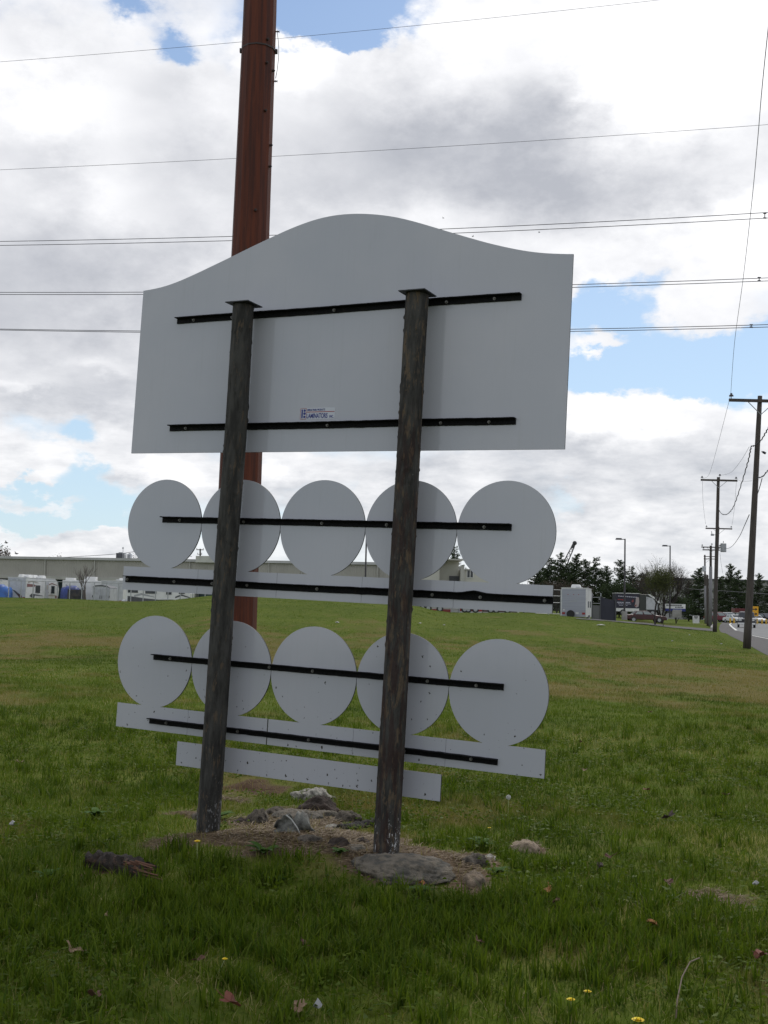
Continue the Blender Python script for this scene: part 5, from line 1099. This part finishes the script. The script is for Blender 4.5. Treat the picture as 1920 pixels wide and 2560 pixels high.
trailer('camper_trailer', 'white camper trailer with brown swoosh decals parked at far left', (q.x, 124, .42), -.19, 7.6, 2.15, 3.12, lgrey, white, acs=((.12, .7), (.3, 1.0), (.45, 1.1), (.72, .9)), windows=((.34, 1.95, .95, .75), (.80, 1.95, .7, .75)), door=(.62, .7, 2.1), rear=lgrey, group=RVG, zfl=.62,
   decals=[([(.02, 2.15), (.22, 2.18), (.28, 2.3), (.22, 2.45), (.02, 2.5)], maroon, 'side'), (arc(.20, 2.75, .16, .2, .16), tan, 'side'), ([(.10, 1.2), (.16, 1.45), (.5, 1.25), (.52, 1.2), (.26, 1.25), (.24, .85)], dgrey, 'side'), (arc(.82, 2.55, .18, .3, .12), maroon, 'side'), (arc(.80, 1.35, .2, .1, .14), tan, 'side'), ([(.88, 1.0), (.97, 1.0), (.97, 1.25), (.88, 1.3)], maroon, 'side'), ([(.70, .85), (.95, .85), (.95, .95), (.7, .95)], dgrey, 'side'),
           ([(-.6, 1.9), (-.2, 1.75), (.55, 1.2), (.6, .95), (.2, 1.15), (-.3, 1.65)], dgrey, 'rear'), ([(.0, 1.45), (.6, 1.2), (.58, .9), (.3, 1.0)], maroon, 'rear'), ([(-.55, 2.75), (-.1, 2.78), (-.1, 2.95), (-.5, 2.95)], greyp, 'rear'), ([(.1, 2.75), (.5, 2.72), (.5, 2.88), (.15, 2.95)], greyp, 'rear')])
q = at(285, 1500, 127); trailer('camper_trailer', 'long white fifth-wheel camper with a grey rear behind the slender bare tree', (q.x+.9, 122, .42), -.0, 9.5, 2.4, 3.0, lgrey, white, nose='box', acs=((.55, 1.2),), windows=(), rear=lgrey, group=RVG)
q = at(210, 1500, 130); mb = MB(); mh = empty('motorhome', (q.x-1.8, 128.5, .42), 0, 'white motorhome front seen behind the slender bare tree', 'motorhome', RVG)
mb = MB(); mb.prism([(-.3, .6), (-.3, 3.05), (6.0, 3.05), (6.0, 1.9), (4.6, 1.6), (4.6, .6)], 0, 2.3); mb.build('body', white, mh, bevel=.06)
mb = MB(); mb.box((2.6, 1, 3.25), (1.3, .9, .45)); mb.build('roof_unit', white, mh, bevel=.06); mb = MB(); mb.box((.4, .9, 3.15), (1.0, .9, .3)); mb.build('roof_pod', white, mh, bevel=.05)
for x, z, w_ in ((4.35, 2.45, .6), (5.15, 2.45, .6), (.3, 1.9, .6)): mb = MB(); mb.box((x, -.02, z), (w_, .05, .36)); wo_ = mb.build('window', dgrey, mh); mb = MB(); mb.box((x, -.05, z), (w_-.1, .02, .26)); mb.build('pane', glass, wo_)
for pts in ([(.2, 1.5), (2.2, 2.3), (2.4, 2.2), (.6, 1.3)], [(.1, 2.6), (1.8, 1.6), (1.9, 1.45), (.1, 2.4)]): mb = MB(); mb.add([(a, -.012, b_) for a, b_ in pts], [(0, 1, 2, 3)]); mb.build('decal', greyp, mh)
for x in (1.0, 4.1): a_, b_ = MB(), MB(); wheel(b_, a_, (x, .1, .42), .42, .28); tr_ = a_.build('wheel', black, mh); b_.build('rim', galv, tr_)
# grey box trailer in front
q = at(252, 1500, 114); ct = empty('cargo_trailer', (q.x, 114, .42), 0, 'small light grey cargo trailer with double doors beside the slender bare tree', 'trailer')
mb = MB(); mb.prism([(-.85, .4), (.85, .4), (.85, 2.15), (.6, 2.32), (0, 2.42), (-.6, 2.36), (-.85, 2.22)], 0, 3.2); mb.build('body', lgrey, ct); mb = MB(); mb.prism([(-.87, 2.2), (-.6, 2.38), (0, 2.45), (.6, 2.34), (.87, 2.17), (.6, 2.24), (0, 2.33), (-.6, 2.28)], -.05, 3.25); mb.build('roof_rim', dgrey, ct)
for s in (-1, 1): mb = MB(); mb.box((s*.4, -.02, 1.3), (.74, .04, 1.6)); dr_ = mb.build('door', mat('trailer_door_grey', (.42, .43, .46), .45, scale=2), ct); mb = MB(); mb.box((s*.1, -.05, 1.25), (.05, .03, .3)); mb.build('handle', dgrey, dr_); mb = MB(); mb.box((s*.82, -.03, 1.3), (.06, .05, .2)); mb.build('hinge', black, dr_)
for s in (-1, 1): a_, b_ = MB(), MB(); wheel(b_, a_, (s*.95, 1.4, .33), .33, .2, 'x'); tr_ = a_.build('wheel', black, ct); b_.build('rim', galv, tr_)
# tank
q = at(311, 1501, 112); mb = MB(); mb.ball((q.x, 112, 1.15), .36, 16, sq=(.85, 2, 1)); tag(mb.build('gas_tank', lgrey, smooth=True), 'rounded pale grey gas tank on the ground below the long strip panel', 'tank')
q = at(372, 1500, 112); trailer('camper_trailer', 'white and charcoal camper seen under the left end of the upper strip', (q.x-2.2, 113.2, .35), -PI/2, 6.2, 2.2, 2.95, white, white, acs=(), windows=((.10, 2.1, .9, .5), (.38, 2.1, 1.0, .6), (.66, 2.1, .45, .7), (.86, 2.1, .5, .5)), group=RVG,
   decals=[([(.02, .75), (.98, .75), (.98, 1.15), (.7, 1.25), (.5, 1.2), (.3, 1.3), (.02, 1.5)], dgrey, 'side'), (arc(.28, 1.65, .16, .3, .2), greyp, 'side'), (arc(.9, 1.6, .14, .35, .16), dgrey, 'side')], axles=2)
# tarpaulin-covered things
def tarp(name, label, px0, px1, py0, Y, M, seed, zb=.4, cat='tarp'):
    a = at(px0, 1500, Y); b_ = at(px1, 1500, Y); zt_ = at((px0+px1)/2, py0, Y).z; w, h = b_.x-a.x, zt_-zb; vs = []; fs = []; n, m_ = 16, 10
    for i in range(n+1):
        for j in range(m_+1):
            u = i/n; v = j/m_; th_ = v*PI; x = (u-.5)*w; yv = -math.cos(th_)*1.1; z = max(0, math.sin(th_))**.35*h*(1-.10*abs(2*u-1)**3)
            x += .06*mn.noise(Vector((u*5, v*5, seed))); z += .07*h*mn.noise(Vector((u*4, v*4, seed+5))); yv += .12*mn.noise(Vector((u*8, v*3, seed+9))); vs.append((x, yv, max(z, 0)))
    for i in range(n):
        for j in range(m_): k = i*(m_+1)+j; fs.append((k, k+1, k+m_+2, k+m_+1))
    fs.append(tuple(range(m_+1))); fs.append(tuple(range((n+1)*(m_+1)-1, n*(m_+1)-1, -1)))
    mb = MB(); mb.add(vs, fs); o = mb.build(name, M, smooth=True); o.location = ((a.x+b_.x)/2, Y, zb); return tag(o, label, cat, 'tarpaulin-covered loads')
tarp('covered_load', 'bright blue tarpaulin-covered load at the left edge', -30, 23, 1461, 122, blue_t, 1); tarp('covered_load', 'deep blue tarpaulin-covered load right of the first camper trailer', 156, 196, 1464, 126, blue_d, 4)
mb = MB(); q = at(172, 1478, 120); mb.box((q.x, 123, 1.4), (1.6, 1.0, 2.0)); mb.box((q.x+.2, 122.4, 1.9), (.7, .1, .5)); tag(mb.build('stacked_crate', mat('dark_clutter', (.05, .042, .04), .8, scale=2, col2=(.02, .02, .03))), 'dark heap of crates in front of the deep blue tarpaulin', 'crates')
q = at(-6, 1470, 130); mb = MB(); mb.box((q.x, 131, 1.9), (1.2, 3, 2.9)); tag(mb.build('white_container', white, bevel=.05), 'white upright container cut by the left edge behind the bright blue tarpaulin', 'container')
# flat equipment trailers under the right end of the strip
ET = 'low trailers under the right half of the upper strip'
def flat(px0, px1, Y, top_, M, label, ztop, zb=1.0):
    ztop = ztop-.02
    a = at(px0, 1500, Y); b_ = at(px1, 1500, Y); w = b_.x-a.x; e = empty('flat_trailer', ((a.x+b_.x)/2, Y, zb), 0, label, 'trailer', ET); mb = MB(); mb.box((0, 0, ztop-.42), (w, 2, .5)); mb.build('side_rail', M, e); mb = MB(); mb.box((0, 0, ztop), (w*.97, 1.9, .30)); mb.build('load', top_, e)
    for s in (-.28, -.12, .2): a_, b2 = MB(), MB(); wheel(b2, a_, (s*w, -.95, .34), .34, .2); t_ = a_.build('wheel', black, e); b2.build('rim', galv, t_)
zt_ = lambda px, py, Y: at(px, py, Y).z-1.0
flat(1036, 1126, 118, trim, mat('dull_red', (.22, .03, .03), .5), 'red-sided flat trailer with a cream load beside the right post', zt_(1090, 1518, 118)); flat(1148, 1204, 117, redp, lgrey, 'pale flat trailer with a red stripe in the middle of the strip', zt_(1170, 1524, 117)); flat(1206, 1292, 117, mat('brown_load', (.10, .06, .06), .7), greyp, 'grey flat trailer with a brown load toward the strip end', zt_(1250, 1526, 117))
mb = MB(); q = at(1138, 1525, 116); 
for i in range(4): mb.box((q.x, 116, 1.1+.14*i), (.85, .8, .05))
for s in (-1, 1): mb.box((q.x+s*.4, 116, 1.3), (.06, .8, .7))
tag(mb.build('pallet_stack', lgrey), 'small grey stack of pallets between two flat trailers', 'pallets')
# camper at right, rear toward us
q = at(1434, 1530, 107); trailer('camper_trailer', 'grey-backed camper trailer with a black spare wheel right of the sign', (q.x, 107, .38), -.27, 5.6, 2.3, 3.16, mat('silver_siding', (.36, .37, .42), .45, .1, scale=1, stretch=(.2, .2, 9), col2=(.29, .30, .35), lo=.3, hi=.7), white, rear=None, acs=((.35, 1.2),), windows=((.35, 1.7, .7, .5), (.7, 1.7, .7, .5)), group='camper trailers by the conifers', spare=True, nose='slope',
   decals=[([(-.35, 1.92), (.3, 1.95), (.3, 2.02), (-.3, 2.0)], greyp, 'rear'), ([(-.85, 1.1), (-.7, 1.1), (-.7, 1.2), (-.85, 1.2)], white, 'rear'), ([(.15, .8), (.4, .8), (.4, .95), (.15, .95)], white, 'rear'), ([(-.5, 2.55), (-.42, 2.55), (-.42, 2.6), (-.5, 2.6)], redp, 'rear'), ([(-.05, 2.55), (.03, 2.55), (.03, 2.6), (-.05, 2.6)], redp, 'rear'), ([(.35, 2.55), (.43, 2.55), (.43, 2.6), (.35, 2.6)], redp, 'rear')])
# wrapped box trailer behind the red car
q = at(1540, 1530, 146); bt_ = empty('box_truck', (q.x, 146, .95), 0, 'box truck with a black advertising wrap and a white nose behind the dark red car', 'truck')
X = lambda px: at(px, 1500, 146).x-q.x
zT = at(1580, 1484, 146).z-.95; zB = at(1580, 1521, 146).z-.95
mb = MB(); mb.box(((X(1540)+X(1598))/2, 1.2, (zT+zB)/2), (X(1598)-X(1540), 2.4, zT-zB)); mb.build('cargo_box', mat('black_wrap', (.014, .013, .03), .35, scale=1), bt_, bevel=.03)
mb = MB(); mb.box(((X(1540)+X(1598))/2, 1.2, zB-.14), (X(1598)-X(1540), 2.38, .5)); mb.build('white_skirt', white, bt_); mb = MB(); mb.box(((X(1540)+X(1598))/2, 1.2, zT+.03), (X(1598)-X(1540)+.05, 2.46, .07)); mb.build('roof_rim', white, bt_)
mb = MB(); x0_ = X(1598); mb.prism([(x0_+.01, zB-.3), (x0_+.01, zT), (x0_+1.2, zT-.1), (x0_+2.0, zT-.55), (x0_+2.4, zT-1.0), (x0_+2.5, zB-.3)], .1, 2.3); mb.build('cab', mat('cab_dark_green', (.03, .035, .03), .3), bt_, bevel=.06)
mb = MB(); mb.prism([(x0_+1.0, zT-.02), (x0_+1.35, zT-.02), (x0_+2.15, zT-.5), (x0_+2.62, zT-1.05), (x0_+2.45, zT-1.1), (x0_+1.95, zT-.62)], .05, 2.35); mb.build('wind_fairing', white, bt_); mb = MB(); mb.prism([(x0_+.9, zB-.1), (x0_+.9, zB+1.5), (x0_+1.7, zB+1.35), (x0_+2.3, zB+.6), (x0_+2.3, zB-.1)], .04, .09); mb.build('door', lgrey, bt_)
mb = MB(); y_ = -.012; xw = X(1598)-X(1540)
for i in range(9): mb.box((.35+i*.27, y_, zT-.35-.012*i), (.2, .012, .10))
for r_, n_, wd_ in ((0, 6, .24), (1, 6, .22), (2, 4, .2)):
    for i in range(n_): mb.box((.25+r_*.12+i*.28, y_, zB+.72-.18*r_), (wd_, .012, .11 if r_ == 0 else .06))
mb.build('wrap_lettering', mat('pale_lettering', (.5, .5, .58), .5), bt_); mb = MB(); mb.box((.55, y_, zT-.78), (.7, .012, .09)); mb.box((.95, y_, zT-.86), (.5, .012, .04)); mb.build('wrap_stripe', redp, bt_)
mb = MB(); mb.add([(xw*.86, y_, zT-.4), (xw*.98, y_, zT-.45), (xw, y_, zT-1.0), (xw*.97, y_, zB+.25), (xw*.86, y_, zB+.1), (xw*.80, y_, zB+.35), (xw*.84, y_, zB+.8)], [tuple(range(7))]); mb.build('wrap_pale_patch', mat('wrap_pale', (.40, .34, .33), .4), bt_); mb = MB(); mb.add([(xw*.66, y_, zT-.95), (xw*.74, y_, zT-.7), (xw*.76, y_, zT-1.0), (xw*.70, y_, zT-1.12)], [(0, 1, 2, 3)]); mb.add([(xw*.80, y_-.002, zB+.45), (xw*.90, y_-.002, zB+.5), (xw*.84, y_-.002, zB+.2)], [(0, 1, 2)]); mb.build('wrap_red_patch', mat('wrap_red', (.25, .05, .05), .4), bt_)
for x in (.9, 4.6): a_, b_ = MB(), MB(); wheel(b_, a_, (x, .15, .42), .42, .28); tr_ = a_.build('wheel', black, bt_); b_.build('rim', galv, tr_)
# chain link fences
fm = bpy.data.materials.new('chain_link'); fm.use_nodes = True; t = fm.node_tree; b = t.nodes['Principled BSDF']; b.inputs['Base Color'].default_value = (.35, .36, .37, 1); b.inputs['Metallic'].default_value = .4; b.inputs['Alpha'].default_value = .05
def fence(name, label, a, b_, hgt, n, rails_, link=True, mesh_top=None):
    e = empty(name, tuple(a), math.atan2(b_.y-a.y, b_.x-a.x), label, 'fence'); L = (b_-a).length; dz = b_.z-a.z
    for i in range(n+1): mb = MB(); f = i/n; mb.tube([(L*f, 0, dz*f-.2), (L*f, 0, dz*f+hgt)], .045, 6); mb.build('fence_post', galv, e)
    for r_ in rails_: mb = MB(); mb.tube([(0, 0, r_), (L, 0, dz+r_)], .028, 5); mb.build('rail', galv, e)
    if link: mb = MB(); mb.add([(0, .03, .05), (L, .03, dz+.05), (L, .03, dz+hgt-.03), (0, .03, hgt-.03)], [(0, 1, 2, 3)]); mb.build('chain_link', fm, e)
    return e
a = at(-40, 1500, 108); a.z = .4; b_ = at(700, 1500, 106); b_.z = .4
fence('chain_link_fence', 'tall chain link fence in front of the campers on the left', a, b_, 2.6, 24, (2.58,))
a = at(1340, 1500, 103); a.z = .85; b_ = at(1402, 1500, 105); b_.z = .85; fence('rail_fence', 'galvanised rail fence between the strip end and the camper trailer', a, b_, 2.5, 2, (2.45, 1.9, 1.3, .3))
a = at(1480, 1500, 108); a.z = .85; b_ = at(1502, 1500, 107); b_.z = .85; fence('rail_fence', 'short piece of rail fence between the camper trailer and the dark gate', a, b_, 2.3, 1, (1.9, 1.35), link=False)
mb = MB(); q0 = onground(1482, 1545); q = at(1491, 1526, 106)
e = empty('screened_gate', (at(1520, 1500, 103).x, 103, .85), 0, 'dark grey screened gate panel right of the camper trailer', 'gate'); w = at(1539, 1500, 103).x-at(1501, 1500, 103).x
z0_, z1_ = at(1501, 1493, 103).z-.85, at(1539, 1502, 103).z-.85; mb = MB(); mb.add([(-w/2, 0, -.3), (w/2, 0, -.3), (w/2, 0, z1_), (-w/2, 0, z0_), (-w/2, .05, -.3), (w/2, .05, -.3), (w/2, .05, z1_), (-w/2, .05, z0_)], [(0, 1, 2, 3), (7, 6, 5, 4), (0, 4, 5, 1), (1, 5, 6, 2), (2, 6, 7, 3), (3, 7, 4, 0)]); mb.build('screen', mat('dark_screen', (.035, .036, .05), .8, scale=1), e)
mb = MB()
for x, z in ((-w/2, z0_), (w/2, z1_), (-w/2-.75, z0_-.15)): mb.tube([(x, -.05, -.3), (x, -.05, z+.1)], .05, 6)
mb.build('gate_post', dgrey, e); mb = MB(); mb.box((-w/2-.37, .02, .45), (.7, .05, 1.4)); mb.build('lower_screen', mat('mid_screen', (.13, .13, .13), .8, scale=1), e)
# signs
def yard_board(): pass
q = at(1690, 1541, 148); sb = empty('sign_board', (q.x, 148, at(1690, 1541, 148).z), 0, 'blue and white business sign board on a stone base beyond the small tree', 'sign'); X = lambda px: at(px, 1520, 148).x-q.x; Z = lambda py: at(1690, py, 148).z-sb.location.z
mb = MB(); mb.box(((X(1663)+X(1713))/2, 0, (Z(1510)+Z(1521.5))/2), (X(1713)-X(1663), .3, Z(1510)-Z(1521.5))); f1 = mb.build('white_face', white, sb); mb = MB(); mb.box(((X(1663)+X(1713))/2, 0, (Z(1521.5)+Z(1528))/2), (X(1713)-X(1663), .32, Z(1521.5)-Z(1528))); f2 = mb.build('blue_face', bluep, sb)
mb = MB(); mb.box(((X(1680)+X(1703))/2, 0, (Z(1528)+Z(1541))/2), (X(1703)-X(1680), .5, Z(1528)-Z(1541)+.3)); mb.build('stone_base', concrete, sb)
mb = MB()
for i in range(8): mb.box((X(1667)+i*.25, -.16, Z(1513.5)), (.17, .015, .20))
for i in range(6): mb.box((X(1688)+i*.18, -.16, Z(1518.3)), (.12, .015, .15))
mb.build('lettering', dgrey, f1); mb = MB()
for i in range(7): mb.box((X(1683)+i*.17, -.17, Z(1524.7)), (.11, .015, .09))
mb.build('lettering', lgrey, f2)
q = onground(1740, 1562); Yq = q.y; c0 = at(1732, 1558, Yq); c1 = at(1749, 1539.5, Yq); ys_ = empty('yard_sign', (q.x, Yq, q.z), 0, 'small white yard sign with dark print on the far lawn', 'sign'); w = c1.x-c0.x; h0, h1 = c0.z-q.z, c1.z-q.z
mb = MB(); mb.box((0, 0, (h0+h1)/2), (w, .02, h1-h0)); bo = mb.build('board', white, ys_); mb = MB()
for x, z, ww, hh in ((0, .88, .6, .10), (0, .74, .5, .09), (0, .60, .34, .06)): mb.box((x, -.014, h0+(h1-h0)*z), (w*ww, .006, (h1-h0)*hh))
mb.build('print', dgrey, bo); mb = MB(); [mb.tube([(s*w*.3, 0, -.05), (s*w*.3, 0, h0+.02)], .008, 5) for s in (-1, 1)]; mb.build('leg', galv, ys_)
Yq = 150; c0 = at(1879, 1540, Yq); c1 = at(1896, 1516, Yq); ar = empty('arrow_sign', ((c0.x+c1.x)/2, Yq, 0), 0, 'yellow road sign with two black arrows beside the nearest utility pole', 'sign'); w = c1.x-c0.x; z0_, z1_ = c0.z, c1.z
mb = MB(); mb.box((0, 0, (z0_+z1_)/2), (w, .03, z1_-z0_)); bo = mb.build('board', mat('sign_yellow', (.72, .36, .005), .4, scale=3), ar); mb = MB()
for zc in ((z0_*.3+z1_*.7), (z0_*.78+z1_*.22)):
    mb.add([(a*w*.5, -.02, zc+b_*w*.5) for a, b_ in ((-.7, .14), (.1, .14), (.1, .45), (.75, 0), (.1, -.45), (.1, -.14), (-.7, -.14))], [tuple(range(7))])
mb.build('arrow', black, bo); mb = MB(); [mb.tube([(s*w*.3, .04, 0), (s*w*.3, .04, z1_)], .03, 6) for s in (-1, 1)]; mb.build('sign_leg', galv, ar)
for i, (px, lab) in enumerate(((1825.5, 'yellow guard post left of the off-road car'), (1893, 'yellow guard post below the arrow sign'), (1905, 'yellow guard post second from the right edge'), (1915.5, 'yellow guard post nearest the right edge'), (1835, 'short orange guard post just right of the leftmost yellow one'))):
    q = at(px, 1552, 188); mb = MB(); mb.tube([(q.x, 188, 0), (q.x, 188, .75), (q.x, 188, .83)], [.13, .13, .07], 10); tag(mb.build('guard_post', yel, smooth=False), lab, 'bollard', 'yellow guard posts along the lot edge')
